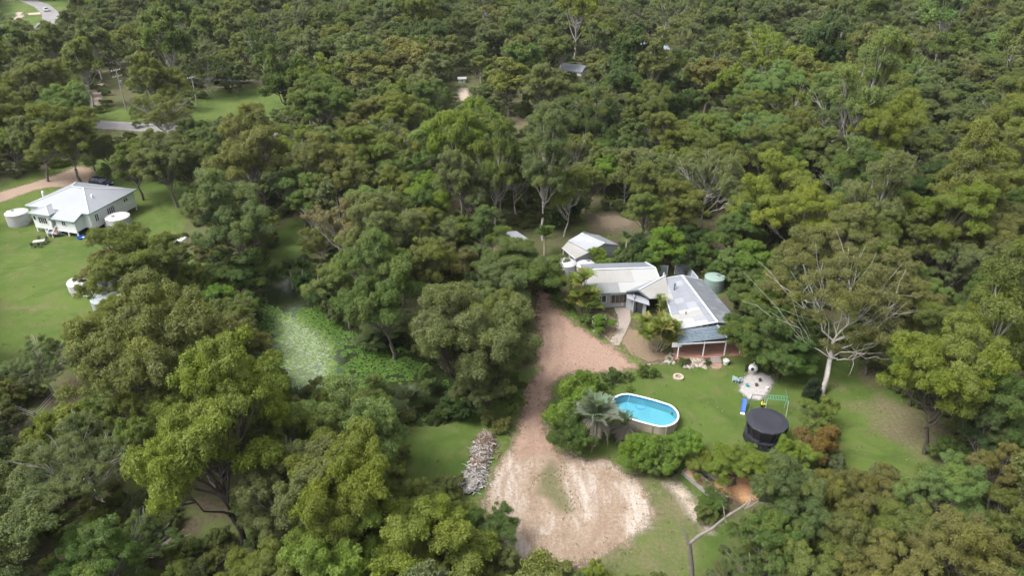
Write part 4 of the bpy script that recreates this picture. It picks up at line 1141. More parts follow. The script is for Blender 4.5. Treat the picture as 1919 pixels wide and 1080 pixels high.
# ------------------------------------------------------------------ the trees one can tell apart
HAND = [
 # px, py, width px, style, colour, height factor
 # lower left mass
 (395, 775, 270, 'gum', 'yellow', 1.2), (300, 800, 150, 'gum', 'olive', 1.2), (480, 720, 150, 'gum', 'yellow', 1.1), (285, 640, 250, 'gum', 'brown', 1.0), (190, 605, 120, 'gum', 'olive', 1.0), (395, 640, 170, 'gum', 'brown', 1.0), (75, 675, 125, 'airy', 'grey', .9),
 (655, 790, 200, 'bushy', 'pale', 1.0), (700, 745, 110, 'bushy', 'olive', .9), (560, 810, 190, 'gum', 'olive', 1.), (555, 890, 200, 'gum', 'grey', 1.1), (655, 900, 200, 'gum', 'yellow', 1.1), (735, 905, 110, 'bushy', 'olive', 1.),
 (620, 1030, 230, 'bushy', 'yellow', .9), (790, 1020, 240, 'bushy', 'yellow', .9), (905, 990, 115, 'bushy', 'green', .9), (920, 1060, 110, 'bushy', 'brown', .8), (820, 960, 110, 'gum', 'olive', .8),
 (150, 860, 220, 'airy', 'grey', .8), (15, 970, 110, 'bushy', 'green', .9), (240, 1020, 140, 'airy', 'green', .7), (110, 800, 110, 'shrub', 'yellow', 1.), (210, 740, 120, 'gum', 'olive', .9),
 (275, 770, 130, 'gum', 'olive', 1.), (60, 900, 100, 'bushy', 'dark', .7), (425, 610, 100, 'bushy', 'olive', 1.), (10, 730, 60, 'bushy', 'olive', .9),
 # round the pond
 (880, 600, 200, 'bushy', 'grey', 1.3), (905, 700, 120, 'bushy', 'grey', 1.0), (930, 650, 110, 'bushy', 'grey', 1.0), (830, 600, 120, 'bushy', 'grey', 1.1), (935, 590, 110, 'bushy', 'olive', 1.1), (720, 500, 170, 'gum', 'green', 1.1), (640, 500, 120, 'gum', 'pale', 1.), (790, 480, 120, 'gum', 'olive', 1.1),
 (645, 425, 150, 'airy', 'pink', 1.0), (600, 450, 80, 'airy', 'brown', 1.0), (575, 515, 60, 'bushy', 'dark', .9), (610, 540, 60, 'bushy', 'dark', .9), (730, 600, 110, 'bushy', 'grey', .5),
 (430, 385, 150, 'gum', 'grey', 1.1), (480, 420, 80, 'gum', 'olive', 1.), (400, 455, 70, 'gum', 'brown', .9), (440, 500, 100, 'bushy', 'green', .9), (405, 560, 90, 'bushy', 'lime', .8), (445, 570, 70, 'bushy', 'green', .8), (470, 480, 60, 'bushy', 'lime', .8),
 (250, 480, 150, 'gum', 'olive', .9), (190, 500, 80, 'gum', 'brown', .8), (325, 505, 100, 'airy', 'grey', .9), (310, 470, 90, 'gum', 'olive', .9), (370, 580, 80, 'bushy', 'olive', .9), (300, 590, 110, 'gum', 'olive', .9),
 (955, 740, 55, 'bushy', 'green', 1.1), (915, 720, 60, 'bushy', 'green', 1.1), (845, 755, 50, 'bushy', 'dark', .8), (815, 765, 36, 'shrub', 'dark', 1.2), (870, 770, 40, 'bushy', 'dark', .9), (770, 720, 46, 'tall', 'green', .9), (800, 700, 40, 'tall', 'green', .8),
 (975, 490, 150, 'bushy', 'green', .72), (1036, 528, 44, 'shrub', 'dark', 1.3), (1030, 505, 50, 'bushy', 'green', .7), (915, 445, 66, 'tall', 'green', .8), (900, 530, 70, 'bushy', 'grey', 1.0), (860, 555, 90, 'bushy', 'olive', 1.0), (885, 470, 60, 'gum', 'grey', 1.0),
 # behind the pond, centre
 (800, 365, 95, 'bushy', 'lime', 1.0), (745, 345, 80, 'gum', 'olive', 1.), (780, 420, 100, 'gum', 'olive', 1.), (820, 430, 90, 'gum', 'grey', 1.), (690, 375, 80, 'gum', 'pale', 1.), (620, 300, 120, 'gum', 'brown', 1.), (560, 350, 90, 'gum', 'pale', 1.), (530, 330, 70, 'gum', 'grey', 1.),
 (730, 300, 80, 'gum', 'olive', 1.), (465, 270, 150, 'gum', 'brown', 1.1), (395, 260, 80, 'gum', 'olive', 1.), (245, 285, 90, 'gum', 'olive', 1.), (310, 290, 100, 'gum', 'grey', 1.), (350, 300, 70, 'gum', 'grey', 1.), (200, 270, 60, 'gum', 'grey', 1.),
 (305, 205, 105, 'airy', 'brown', 1.), (120, 235, 110, 'gum', 'olive', 1.), (60, 250, 90, 'gum', 'grey', 1.), (15, 260, 70, 'gum', 'olive', 1.), (520, 135, 90, 'bushy', 'green', 1.2), (160, 260, 60, 'gum', 'green', 1.),
 (870, 320, 105, 'gum', 'grey', 1.2), (930, 330, 80, 'tall', 'olive', 1.2), (970, 310, 80, 'tall', 'grey', 1.2), (1020, 330, 90, 'tall', 'grey', 1.2), (1060, 350, 70, 'tall', 'olive', 1.2), (900, 290, 90, 'gum', 'brown', 1.), (1000, 280, 90, 'gum', 'olive', 1.),
 (800, 228, 70, 'bushy', 'lime', .9), (850, 225, 70, 'bushy', 'green', .9), (905, 222, 70, 'bushy', 'lime', .9), (770, 240, 50, 'bushy', 'green', .9), (945, 230, 40, 'bushy', 'green', .9),
 (1055, 205, 80, 'airy', 'grey', 1.1), (1125, 215, 90, 'bushy', 'dark', 1.3), (1150, 270, 70, 'bushy', 'green', 1.), (1265, 190, 75, 'bushy', 'dark', 1.4), (1200, 215, 60, 'airy', 'grey', 1.1), (1100, 330, 70, 'gum', 'olive', 1.), (1140, 320, 70, 'bushy', 'lime', 1.),
 (700, 210, 80, 'gum', 'brown', .9), (670, 240, 70, 'gum', 'brown', .9), (1220, 330, 90, 'gum', 'olive', 1.1), (1200, 290, 80, 'gum', 'grey', 1.), (1270, 370, 90, 'gum', 'olive', 1.), (1210, 385, 80, 'gum', 'olive', 1.), (1330, 330, 130, 'airy', 'grey', 1.2),
 (1480, 100, 95, 'bushy', 'yellow', 1.2), (1545, 80, 85, 'bushy', 'dark', 1.4), (1570, 205, 120, 'airy', 'grey', 1.2), (1500, 235, 90, 'gum', 'olive', 1.), (1420, 235, 100, 'gum', 'pale', 1.), (1590, 130, 80, 'bushy', 'lime', .8), (1660, 155, 120, 'gum', 'olive', 1.),
 (1670, 240, 60, 'bushy', 'lime', 1.), (1460, 345, 150, 'bushy', 'yellow', 1.15), (1420, 380, 90, 'bushy', 'lime', 1.), (1475, 300, 70, 'bushy', 'lime', 1.), (1390, 420, 100, 'bushy', 'green', 1.), (1545, 390, 100, 'bushy', 'pale', 1.), (1680, 330, 110, 'airy', 'grey', 1.1),
 (1790, 390, 130, 'gum', 'yellow', 1.1), (1710, 400, 100, 'gum', 'olive', 1.1), (1750, 440, 100, 'gum', 'olive', 1.1), (1850, 440, 90, 'gum', 'brown', 1.1), (1900, 350, 90, 'gum', 'yellow', 1.), (1820, 320, 80, 'gum', 'brown', 1.), (1880, 480, 80, 'gum', 'grey', 1.2),
 # round the main house
 (1425, 480, 90, 'bushy', 'lime', 1.), (1370, 490, 60, 'bushy', 'pale', .9), (1245, 450, 90, 'bushy', 'lime', .9), (1300, 440, 60, 'bushy', 'dark', 1.), (1200, 455, 50, 'bushy', 'dark', .8), (1345, 505, 46, 'bushy', 'green', .8), (1410, 525, 80, 'bushy', 'green', .9),
 (1425, 620, 120, 'bushy', 'green', .95), (1480, 610, 110, 'bushy', 'green', .9), (1400, 555, 70, 'bushy', 'green', .9), (1470, 655, 110, 'bushy', 'green', .8), (1450, 550, 100, 'bushy', 'olive', 1.),
 (1075, 375, 60, 'bushy', 'dark', .9), (1040, 400, 50, 'bushy', 'dark', .8),
 (1700, 510, 90, 'bushy', 'pale', 1.), (1740, 540, 80, 'bushy', 'pale', 1.), (1860, 560, 120, 'bushy', 'green', 1.), (1560, 440, 130, 'gum', 'brown', 1.1), (1640, 480, 110, 'gum', 'olive', 1.1), (1780, 600, 70, 'gum', 'olive', 1.),
 (1790, 690, 180, 'gum', 'yellow', 1.1), (1880, 740, 150, 'gum', 'green', 1.1), (1740, 660, 100, 'gum', 'yellow', 1.2), (1860, 660, 100, 'gum', 'yellow', 1.), (1850, 800, 120, 'gum', 'dark', .9), (1640, 640, 90, 'gum', 'olive', .8), (1900, 620, 40, 'bushy', 'green', .8),
 # yard
 (1540, 775, 76, 'shrub', 'olive', 1.0), (1538, 822, 84, 'shrub', 'rust', 1.2), (1320, 870, 60, 'shrub', 'yellow', 1.), (1385, 865, 100, 'bushy', 'yellow', .75), (1490, 850, 80, 'bushy', 'yellow', .9), (1340, 925, 50, 'airy', 'green', .5),
 (1500, 925, 150, 'gum', 'grey', 1.1), (1455, 990, 140, 'gum', 'green', 1.), (1575, 930, 120, 'gum', 'brown', 1.1), (1650, 920, 90, 'gum', 'brown', 1.), (1600, 1000, 130, 'gum', 'brown', 1.), (1780, 905, 150, 'gum', 'pale', 1.0), (1890, 870, 130, 'gum', 'brown', 1.),
 (1700, 1000, 130, 'gum', 'olive', .9), (1800, 1010, 180, 'gum', 'brown', 1.), (1900, 970, 130, 'gum', 'olive', 1.), (1510, 1040, 150, 'gum', 'olive', .9), (1640, 1070, 140, 'gum', 'brown', .9), (1335, 945, 50, 'bushy', 'green', .5), (1780, 840, 70, 'shrub', 'green', 1.),
 (1420, 1070, 120, 'airy', 'green', .7), (1120, 1072, 50, 'shrub', 'yellow', 1.), (845, 905, 50, 'shrub', 'brown', 1.2), (825, 925, 50, 'shrub', 'olive', 1.),
 # garden hedges by the pool
 (1085, 755, 100, 'shrub', 'lime', 1.25), (1065, 800, 80, 'shrub', 'green', 1.3), (1110, 725, 74, 'shrub', 'lime', 1.0), (1110, 800, 50, 'shrub', 'green', 1.1), (1195, 842, 76, 'shrub', 'lime', 1.1), (1240, 838, 84, 'shrub', 'lime', 1.0), (1280, 830, 80, 'shrub', 'lime', 1.0),
 (1215, 860, 60, 'shrub', 'green', .9), (1150, 705, 36, 'shrub', 'green', .9), (1206, 693, 26, 'shrub', 'green', .9), (1225, 697, 22, 'shrub', 'green', .9), (1175, 705, 22, 'shrub', 'green', .7), (1100, 597, 36, 'shrub', 'green', .7), (1128, 602, 44, 'shrub', 'lime', 1.0),
 (1060, 565, 30, 'shrub', 'green', .8), (1185, 478, 46, 'shrub', 'dark', 1.4), (1212, 484, 50, 'shrub', 'green', 1.4), (1174, 468, 36, 'shrub', 'dark', 1.2), (1288, 478, 50, 'shrub', 'dark', 1.5), (1318, 470, 50, 'shrub', 'green', 1.3), (1130, 480, 54, 'shrub', 'lime', 1.), (1165, 485, 44, 'shrub', 'green', 1.), (1245, 758, 14, 'shrub', 'green', 1.2), (1262, 768, 14, 'shrub', 'green', 1.5), (1180, 728, 14, 'shrub', 'lime', 1.), (1284, 676, 22, 'shrub', 'green', .8), (1325, 678, 14, 'shrub', 'dark', .8),
]
HSTYLE = {'gum': 1, 'bushy': 1, 'tall': 1, 'airy': 1, 'shrub': 1}
for i, (px, py, w, st, pal, hs) in enumerate(HAND):
    crown_at(px, py, w, st, pal, hs, var=i, bark='white' if st == 'airy' and pal == 'grey' else ('dark' if i in (0, 2) or (st == 'gum' and pal == 'yellow') else None))

# the big spreading white-limbed gum beside the lawn
def ghost_gum():
    b = at(1541, 741)
    rg = np.random.default_rng(404)
    T = lambda px, py, z: np.array(at(px, py, z)) - np.array(b)
    root = thing("ghost_gum", b, "great spreading gum with bare white trunk and white limbs beside the dark conical cypress", "tree")
    limbs = []
    fk = T(1556, 672, 4.2)
    limbs.append(([np.zeros(3) - np.array([0, 0, .2]), T(1549, 705, 2.0), fk], [0.42, 0.33, 0.28]))
    fk2 = T(1562, 640, 6.0)
    limbs.append(([fk, (fk + fk2) / 2, fk2], [0.27, 0.24, 0.21]))
    ends = [(T(1668, 578, 10), .16), (T(1495, 535, 12), .17), (T(1590, 525, 12.5), .13), (T(1640, 600, 8.5), .12), (T(1535, 560, 11), .12), (T(1610, 560, 11), .12), (T(1700, 620, 8), .1), (T(1620, 665, 6.5), .1), (T(1480, 600, 9), .09), (T(1660, 530, 12), .12), (T(1540, 500, 14), .1), (T(1600, 480, 14.5), .1), (T(1690, 560, 11), .1)]
    for e, r in ends:
        c = curve(fk2 if r > .1 else fk, e, np.array([0, 0, -0.5]), 8, 0.28, rg)
        limbs.append((c, np.linspace(r * .75, 0.022, 8)))
        for k in range(8):
            s0 = c[rg.integers(3, 7)]
            e2 = e + rg.normal(size=3) * np.array([2.2, 2.2, 1.3]) + np.array([0, 0, .5])
            limbs.append((curve(s0, e2, np.array([0, 0, -0.2]), 5, 0.15, rg), np.linspace(r * .28, 0.013, 5)))
    V, F = tubes_mesh(limbs, 6)
    t = fast_mesh("trunk", V, F, 4); t.materials.append(BARK['white']); t.polygons.foreach_set("use_smooth", np.ones(len(F), bool))
    link("trunk", t, root)
    cen, rad = [], []
    for k in range(320):
        px, py = rg.uniform(1435, 1735), rg.uniform(410, 660)
        dx, dy = (px - 1585) / 150, (py - 530) / 125
        q = dx * dx + dy * dy
        if q > 1 or (dy > 0.3 and rg.random() < 0.5): continue
        z = 13.5 - 4.5 * q - max(dy, 0) * 3 + rg.normal() * 0.9
        cen.append(T(px, py, z)); rad.append(rg.uniform(0.6, 1.1))
    cen, rad = np.array(cen), np.array(rad)
    V, a, b2 = leaves(rg, cen, rad, 700, 0.17, 0.8, 0.35)
    c = link("crown", crown_mesh("crown", V, a * 0.9, b2 * 0.8, LEAF), root)
    c.color = (0.150, 0.152, 0.048, 1)
    TREES.append((b.x, b.y, 3.0)); p = at(1585, 530, 11); TREES.append((p.x, p.y, 8.5))
ghost_gum()

# cypress
def cypress():
    b = at(1518, 757)
    root = thing("cypress", b, "small very dark conical cypress standing beside the white gum trunk", "tree")
    rg = np.random.default_rng(8)
    MB().tube([(0, 0, -.1), (0, 0, 2.6)], [0.12, 0.03], 6).build("trunk", BARK['dark'], root)
    cen, rad = [], []
    for k in range(60):
        z = rg.uniform(0.3, 3.4); r = 1.15 * math.sin(min(1, (3.7 - z) / 2.6) * PI / 2) * (0.75 if z < .6 else 1)
        t = rg.uniform(0, 6.28); cen.append((math.cos(t) * r * .7, math.sin(t) * r * .7, z)); rad.append(0.42)
    V, a, b2 = leaves(rg, np.array(cen), np.array(rad), 420, 0.11, 1.2, -0.6)
    c = link("crown", crown_mesh("crown", V, a, b2 * .3, LEAF), root); c.color = (0.016, 0.032, 0.013, 1)
cypress()

# dead limb reaching up out of the crowns at the lower right
def dead_tree():
    b = at(1298, 1100)
    rg = np.random.default_rng(21)
    T = lambda px, py, z: np.array(at(px, py, z)) - np.array(b)
    root = thing("dead_tree", b, "dead leafless grey tree with a long bare limb stretched over the dry lawn", "tree")
    f = T(1292, 1020, 5.0)
    L = [([np.array([0, 0, -.2]), T(1296, 1060, 2.5), f], [0.26, 0.22, 0.19]), (curve(f, T(1420, 940, 7.5), np.array([0, 0, .5]), 8, .12, rg), np.linspace(.17, .07, 8)),
         (curve(f, T(1276, 985, 6.6), np.array([0, 0, .1]), 5, .06, rg), np.linspace(.13, .05, 5)), (curve(T(1400, 952, 7.2), T(1412, 905, 9), np.array([0, 0, .2]), 5, .1, rg), np.linspace(.08, .02, 5)),
         (curve(T(1395, 955, 7.2), T(1440, 945, 7.6), np.array([0, 0, .4]), 5, .1, rg), np.linspace(.07, .02, 5)), (curve(T(1360, 980, 6.6), T(1352, 945, 7.6), np.array([0, 0, .2]), 5, .1, rg), np.linspace(.06, .02, 5)),
         (curve(T(1415, 942, 7.4), T(1402, 925, 8), np.array([0, 0, .2]), 4, .1, rg), np.linspace(.05, .02, 4))]
    V, F = tubes_mesh(L, 6)
    t = fast_mesh("trunk", V, F, 4); t.materials.append(BARK['mid']); link("trunk", t, root)
dead_tree()

# ------------------------------------------------------------------ the rest of the bush, filling the land between clearings
CLEAR = [np.array(c, float) for c in [
 [(-60, 352), (20, 340), (150, 303), (160, 330), (230, 340), (345, 350), (345, 385), (325, 440), (262, 450), (150, 475), (130, 560), (165, 575), (155, 605), (100, 625), (25, 655), (-60, 690)],
 [(500, 520), (508, 480), (545, 420), (575, 430), (560, 480), (548, 515)],
 [(495, 530), (560, 545), (600, 600), (640, 640), (750, 650), (740, 690), (640, 690), (600, 700), (490, 680), (485, 600)],
 [(180, 212), (180, 232), (235, 232), (235, 210)], [(370, 215), (365, 190), (420, 175), (535, 172), (535, 195), (470, 212)],
 [(785, 690), (850, 700), (850, 760), (790, 765)],
 [(770, 820), (880, 780), (960, 830), (900, 960), (810, 945)],
 [(1000, 538), (1110, 590), (1200, 690), (1380, 700), (1500, 700), (1620, 690), (1730, 790), (1700, 880), (1600, 870), (1480, 830), (1330, 860), (1290, 950), (1280, 1070), (990, 1060), (910, 1000), (900, 900), (990, 770), (1010, 690)],
 [(935, 428), (1050, 432), (1160, 432), (1240, 500), (1330, 500), (1390, 610), (1380, 690), (1200, 680), (1060, 560), (1050, 480), (940, 470)],
 [(1108, 402), (1190, 402), (1195, 435), (1115, 435)], [(1315, 450), (1330, 400), (1360, 395), (1350, 450)], [(40, 0), (100, 0), (105, 40), (60, 45)], [(0, 0), (40, 0), (40, 30), (0, 45)], [(105, 0), (132, 0), (130, 14), (105, 16)],
 [(858, 165), (878, 165), (878, 188), (860, 188)], [(945, 215), (1005, 225), (1000, 240), (950, 238)], [(1895, 640), (1960, 635), (1960, 660), (1900, 655)], [(1196, 84), (1240, 84), (1240, 102), (1196, 102)], [(1280, 885), (1330, 890), (1365, 935), (1340, 945), (1290, 905)], [(1270, 980), (1300, 1000), (1410, 930), (1420, 950), (1320, 1030), (1300, 1090), (1280, 1090)], [(1372, 885), (1412, 885), (1412, 932), (1380, 932)],
 [(175, 232), (240, 232), (240, 242), (175, 242)], [(320, 240), (255, 238), (230, 246), (325, 252)], [(1060, 118), (1088, 120), (1085, 135), (1060, 132)], [(850, 138), (882, 138), (882, 152), (850, 152)],
 [(120, 515), (230, 515), (230, 590), (120, 590)], [(360, 940), (400, 880), (430, 870), (420, 930), (390, 1000), (350, 1005)], [(100, 705), (175, 715), (180, 765), (110, 765)], [(210, 140), (240, 140), (240, 205), (215, 205)]]]
CLEARC = [c.mean(0) for c in CLEAR]
def clear_of(cx, cy, rx, ry):
    """does a crown seen at (cx, cy) hang over a clearing?"""
    t = np.linspace(0, 2 * PI, 14, endpoint=False)
    X = np.concatenate([cx + rx * np.cos(t), [cx]]); Y = np.concatenate([cy + ry * np.sin(t), [cy]])
    for c, m in zip(CLEAR, CLEARC):
        if X.max() < c[:, 0].min() or X.min() > c[:, 0].max() or Y.max() < c[:, 1].min() or Y.min() > c[:, 1].max(): continue
        if (sdist(c, X, Y) > 0).any(): return False
        if ((m[0] - cx) / rx) ** 2 + ((m[1] - cy) / ry) ** 2 < 1: return False
    return True

NOGO = [L_LEFT, L_STRIP, POND, L_MEADOW]
def fill():
    cells = {}
    for x, y, r in TREES:
        cells.setdefault((int(x // 10), int(y // 10)), []).append((x, y, r))
    out = []
    cand = []
    rg = random.Random(99)
    y = 34.0
    n = 0
    while n < 30000:
        n += 1
        y = 34 + (500 - 34) * rg.random() ** 0.75
        x = rg.uniform(-1, 1) * (0.74 * y + 22)
        r = rg.choice([3.2, 3.8, 4.4, 5.0, 5.6, 6.4]) * (1.0 if y > 130 else 0.85)
        cx_, cy_ = int(x // 10), int(y // 10)
        ok = True
        for i in (-1, 0, 1):
            for j in (-1, 0, 1):
                for (a, b, q) in cells.get((cx_ + i, cy_ + j), ()):
                    if (a - x) ** 2 + (b - y) ** 2 < ((r + q) * 0.66) ** 2: ok = False; break
                if not ok: break
            if not ok: break
        if not ok: continue
        H = 13 * (2 * r / 11) ** 0.8
        px, py, dep = to_px(x, y, H * 0.62)
        if not clear_of(px, py, r * FPX / dep, H * 0.42 * FPX / dep): continue
        b = to_px(x, y, 1.0)
        if not clear_of(b[0], b[1], 3, 3): continue
        if float(sdist(POND, np.array(x), np.array(y))) > -1: continue
        cells.setdefault((cx_, cy_), []).append((x, y, r))
        out.append((x, y, r, dep, px, py))
    return out
FILL = fill()
inview = [q for q in FILL if -40 < q[4] < 1960 and -60 < q[5] < 1130]
inview.sort(key=lambda q: -q[2] / q[3])
n_ind = max(0, 300 - len([1 for h in HAND if h[3] != 'shrub']))
picked = set(id(q) for q in inview[:n_ind])
pk = ['olive', 'olive', 'green', 'grey', 'grey', 'brown', 'yellow', 'pale', 'dark', 'olive']
sk = ['gum', 'gum', 'gum', 'bushy', 'bushy', 'tall', 'airy']
rr = random.Random(4)
for q in FILL:
    if id(q) in picked:
        st = rr.choice(sk); plant(q[0], q[1], st, rr.choice(pk), q[2] * 2, rr.uniform(.85, 1.2), far=q[3] > 175, bark=None)
rest = [q for q in FILL if id(q) not in picked]

# everything further off: one mass of trees, scattered by geometry nodes from full tree models
def scatter(name, pts, protos, label):
    """pts: (x, y, z, scale, rot, index)"""
    coll = bpy.data.collections.new(name + "_kinds")
    for i, me in enumerate(protos):
        o = bpy.data.objects.new("%s_kind_%02d" % (name, i), me); coll.objects.link(o)
    me = bpy.data.meshes.new(name)
    me.vertices.add(len(pts)); A = np.array(pts, np.float32)
    me.vertices.foreach_set('co', A[:, :3].ravel())
    for k, c in (("size", 3), ("turn", 4)):
        a = me.attributes.new(k, 'FLOAT', 'POINT'); a.data.foreach_set('value', A[:, c].copy())
    a = me.attributes.new("pick", 'INT', 'POINT'); a.data.foreach_set('value', A[:, 5].astype(np.int32).copy())
    o = link(name, me)
    ng = bpy.data.node_groups.new(name + "_nodes", 'GeometryNodeTree')
    ng.interface.new_socket("Geometry", in_out='INPUT', socket_type='NodeSocketGeometry')
    ng.interface.new_socket("Geometry", in_out='OUTPUT', socket_type='NodeSocketGeometry')
    gi, go = ng.nodes.new("NodeGroupInput"), ng.nodes.new("NodeGroupOutput")
    iop = ng.nodes.new("GeometryNodeInstanceOnPoints"); ci = ng.nodes.new("GeometryNodeCollectionInfo")
    ci.inputs[0].default_value = coll; ci.inputs["Separate Children"].default_value = True; ci.inputs["Reset Children"].default_value = True
    def na(nm, t):
        n = ng.nodes.new("GeometryNodeInputNamedAttribute"); n.data_type = t; n.inputs["Name"].default_value = nm; return n.outputs[0]
    cx = ng.nodes.new("ShaderNodeCombineXYZ")
    L = ng.links.new
    L(na("turn", 'FLOAT'), cx.inputs[2])
    L(gi.outputs[0], iop.inputs["Points"]); L(ci.outputs[0], iop.inputs["Instance"])
    iop.inputs["Pick Instance"].default_value = True
    L(na("pick", 'INT'), iop.inputs["Instance Index"]); L(cx.outputs[0], iop.inputs["Rotation"])
    L(na("size", 'FLOAT'), iop.inputs["Scale"])
    L(iop.outputs[0], go.inputs[0])
    md = o.modifiers.new("scatter", 'NODES'); md.node_group = ng
    tag(o, label, None, kind="stuff")
    return o

def joined(seed, style, lod, bark):
    V, a, b, limbs, S = tree_geo(seed, style, lod)
    TV, TF = tubes_mesh([l for l in limbs if len(l[0]) != 4], 4)
    m = len(V)
    TT = np.concatenate([TF[:, [0, 1, 2]], TF[:, [0, 2, 3]]])
    VV = np.concatenate([V.reshape(-1, 3), TV]); FF = np.concatenate([np.arange(m * 3).reshape(m, 3), TT + m * 3])
    me = fast_mesh("distant_tree", VV, FF, 3)
    pad = np.full(len(TT), 0.5)
    for k, q in (("tint", np.concatenate([a, pad])), ("tip", np.concatenate([b, pad]))):
        at_ = me.attributes.new(k, 'FLOAT', 'FACE'); at_.data.foreach_set('value', q.astype(np.float32))
    me.materials.append(LEAF_R); me.materials.append(BARK[bark])
    me.polygons.foreach_set("material_index", np.concatenate([np.zeros(m, np.int32), np.ones(len(TT), np.int32)]))
    return me
kinds = [joined(301, 'gum', .2, 'mid'), joined(302, 'gum', .2, 'pale'), joined(303, 'gum', .2, 'mid'), joined(304, 'bushy', .2, 'dark'), joined(305, 'bushy', .2, 'mid'),
         joined(306, 'tall', .2, 'pale'), joined(307, 'airy', .26, 'white'), joined(308, 'gum', .2, 'dark'), joined(309, 'bushy', .2, 'mid'), joined(310, 'airy', .26, 'pale')]
kw = [11.5, 11.5, 11.5, 10.5, 10.5, 8.5, 12.5, 11.5, 10.5, 12.5]
pts = []
for q in rest:
    k = rr.randrange(10)
    pts.append((q[0], q[1], 0, 2 * q[2] / kw[k] * rr.uniform(.95, 1.15), rr.uniform(0, 6.28), k))
scatter("forest", pts, kinds, "mixed eucalypt forest running unbroken to the top of the view")
# low undergrowth between the trunks
def under(seed, lod):
    V, a, b, limbs, S = tree_geo(seed, 'shrub', lod)
    me = crown_mesh("undergrowth_bush", V, a, b, LEAF_R); return me
up = []
for k in range(9000):
    y = 34 + 300 * rr.random() ** 1.1; x = rr.uniform(-1, 1) * (0.74 * y + 18)
    px, py, dep = to_px(x, y, 0.8)
    r = 1.4 * FPX / dep
    if not clear_of(px, py, r * .8, r * .5): continue
    if float(sdist(POND, np.array(x), np.array(y))) > 0.3: continue
    up.append((x, y, -0.1, rr.uniform(.25, .75), rr.uniform(0, 6.28), rr.randrange(3)))
scatter("undergrowth", up, [under(401 + i, 0.3) for i in range(3)], "low scrubby undergrowth filling the ground between the trunks")
print("fill", len(FILL), "individual", len(TREES), "under", len(up))
# ------------------------------------------------------------------ palms
def frond_mesh(name, L, sag, nl, ll, width, mat, rise=0.5, seed=1, plane=0.35):
    rg = np.random.default_rng(seed)
    t = np.linspace(0, 1, 12)
    x = L * t * (1 - .18 * t); z = rise * L * t - sag * L * t ** 2.2
    R_p = np.stack([x, np.zeros(12), z], -1)
    V, F = tubes_mesh([(R_p, np.linspace(.035, .008, 12))], 4)
    V = [V]; F = [F]; k = len(V[0])
    for s in (-1, 1):
        for i in range(nl):
            u = .12 + .86 * i / nl
            p = np.array([np.interp(u, t, x), 0, np.interp(u, t, z)])
            l = ll * (math.sin(min(1, u * 1.25 + .15) * PI) ** .6 * .8 + .2) * rg.uniform(.85, 1.1)
            d = unit(np.array([.75, s * 1.0, plane * rg.uniform(.6, 1.3)])); e = p + d * l + np.array([0, 0, -l * l * .35])
            w = np.array([width, -s * width * .4, 0])
            m = p + d * l * .5 + np.array([0, 0, -l * l * .05])
            V.append(np.stack([p - w * .3, m + w * .6, e, m - w * .6])); F.append(np.array([[k, k + 1, k + 2, k + 3]])); k += 4
    VV, FF = np.concatenate(V), np.concatenate(F)
    me = fast_mesh(name, VV, FF, 4)
    for kk in ("tint", "tip"):
        a = me.attributes.new(kk, 'FLOAT', 'FACE'); a.data.foreach_set('value', rg.random(len(FF)).astype(np.float32) * .6)
    me.materials.append(mat)
    return me
PSTEM = paint("palm_stem", (.30, .27, .20), .8, var=.3)
FR = [frond_mesh("frond", 1.0, .55, 16, .38, .035, LEAF, .55, s) for s in (1, 2, 3)]
FRD = [frond_mesh("frond", 1.0, .9, 14, .26, .03, LEAF, .3, s, .1) for s in (4, 5)]
RP = random.Random(31)
def palm(px, py, h, L, nf, col, label, lean=0.0, trunk_r=.14, dead=0, up=(.1, 1.1), name="palm", deadcol=(.24, .21, .19), rz0=0, dead_arc=None):
    b = at(px, py); b.z = float(ground_z(np.array(b.x), np.array(b.y)))
    r = thing(name, b, label, "palm")
    top = Vector((lean, 0, h))
    MB().tube([(0, 0, -.1), (lean * .4, 0, h * .5), top], [trunk_r * 1.3, trunk_r, trunk_r * .9], 8).build("trunk", PSTEM, r)
    for i in range(nf + dead):
        d = i >= nf
        f = link("frond", (RP.choice(FRD) if d else RP.choice(FR)), r)
        s = L * RP.uniform(.85, 1.1)
        az = i * 2.39996 + RP.uniform(-.2, .2) + rz0
        if d and dead_arc: az = RP.uniform(*dead_arc) + (PI if (dead_arc[0] < -9) else 0)
        el = -(RP.uniform(.0, .7)) if d else RP.uniform(*up)
        f.location = top + Vector((0, 0, -.1 if d else 0)); f.rotation_euler = (RP.uniform(-.25, .25), -el, az); f.scale = (s, s, s)
        c = deadcol if d else tuple(v * RP.uniform(.85, 1.15) for v in col)
        f.color = (*c, 1)
    return r
palm(1112, 836, 4.0, 3.7, 30, (.19, .235, .16), "tall silvery blue-green date palm left of the pool", trunk_r=.22, dead=8, up=(-.1, 1.2))
palm(1168, 822, 1.7, 2.6, 7, (.14, .20, .09), "short palm with a skirt of dead grey fronds at the near edge of the pool", trunk_r=.25, dead=26, up=(.3, 1.3), deadcol=(.28, .24, .22))
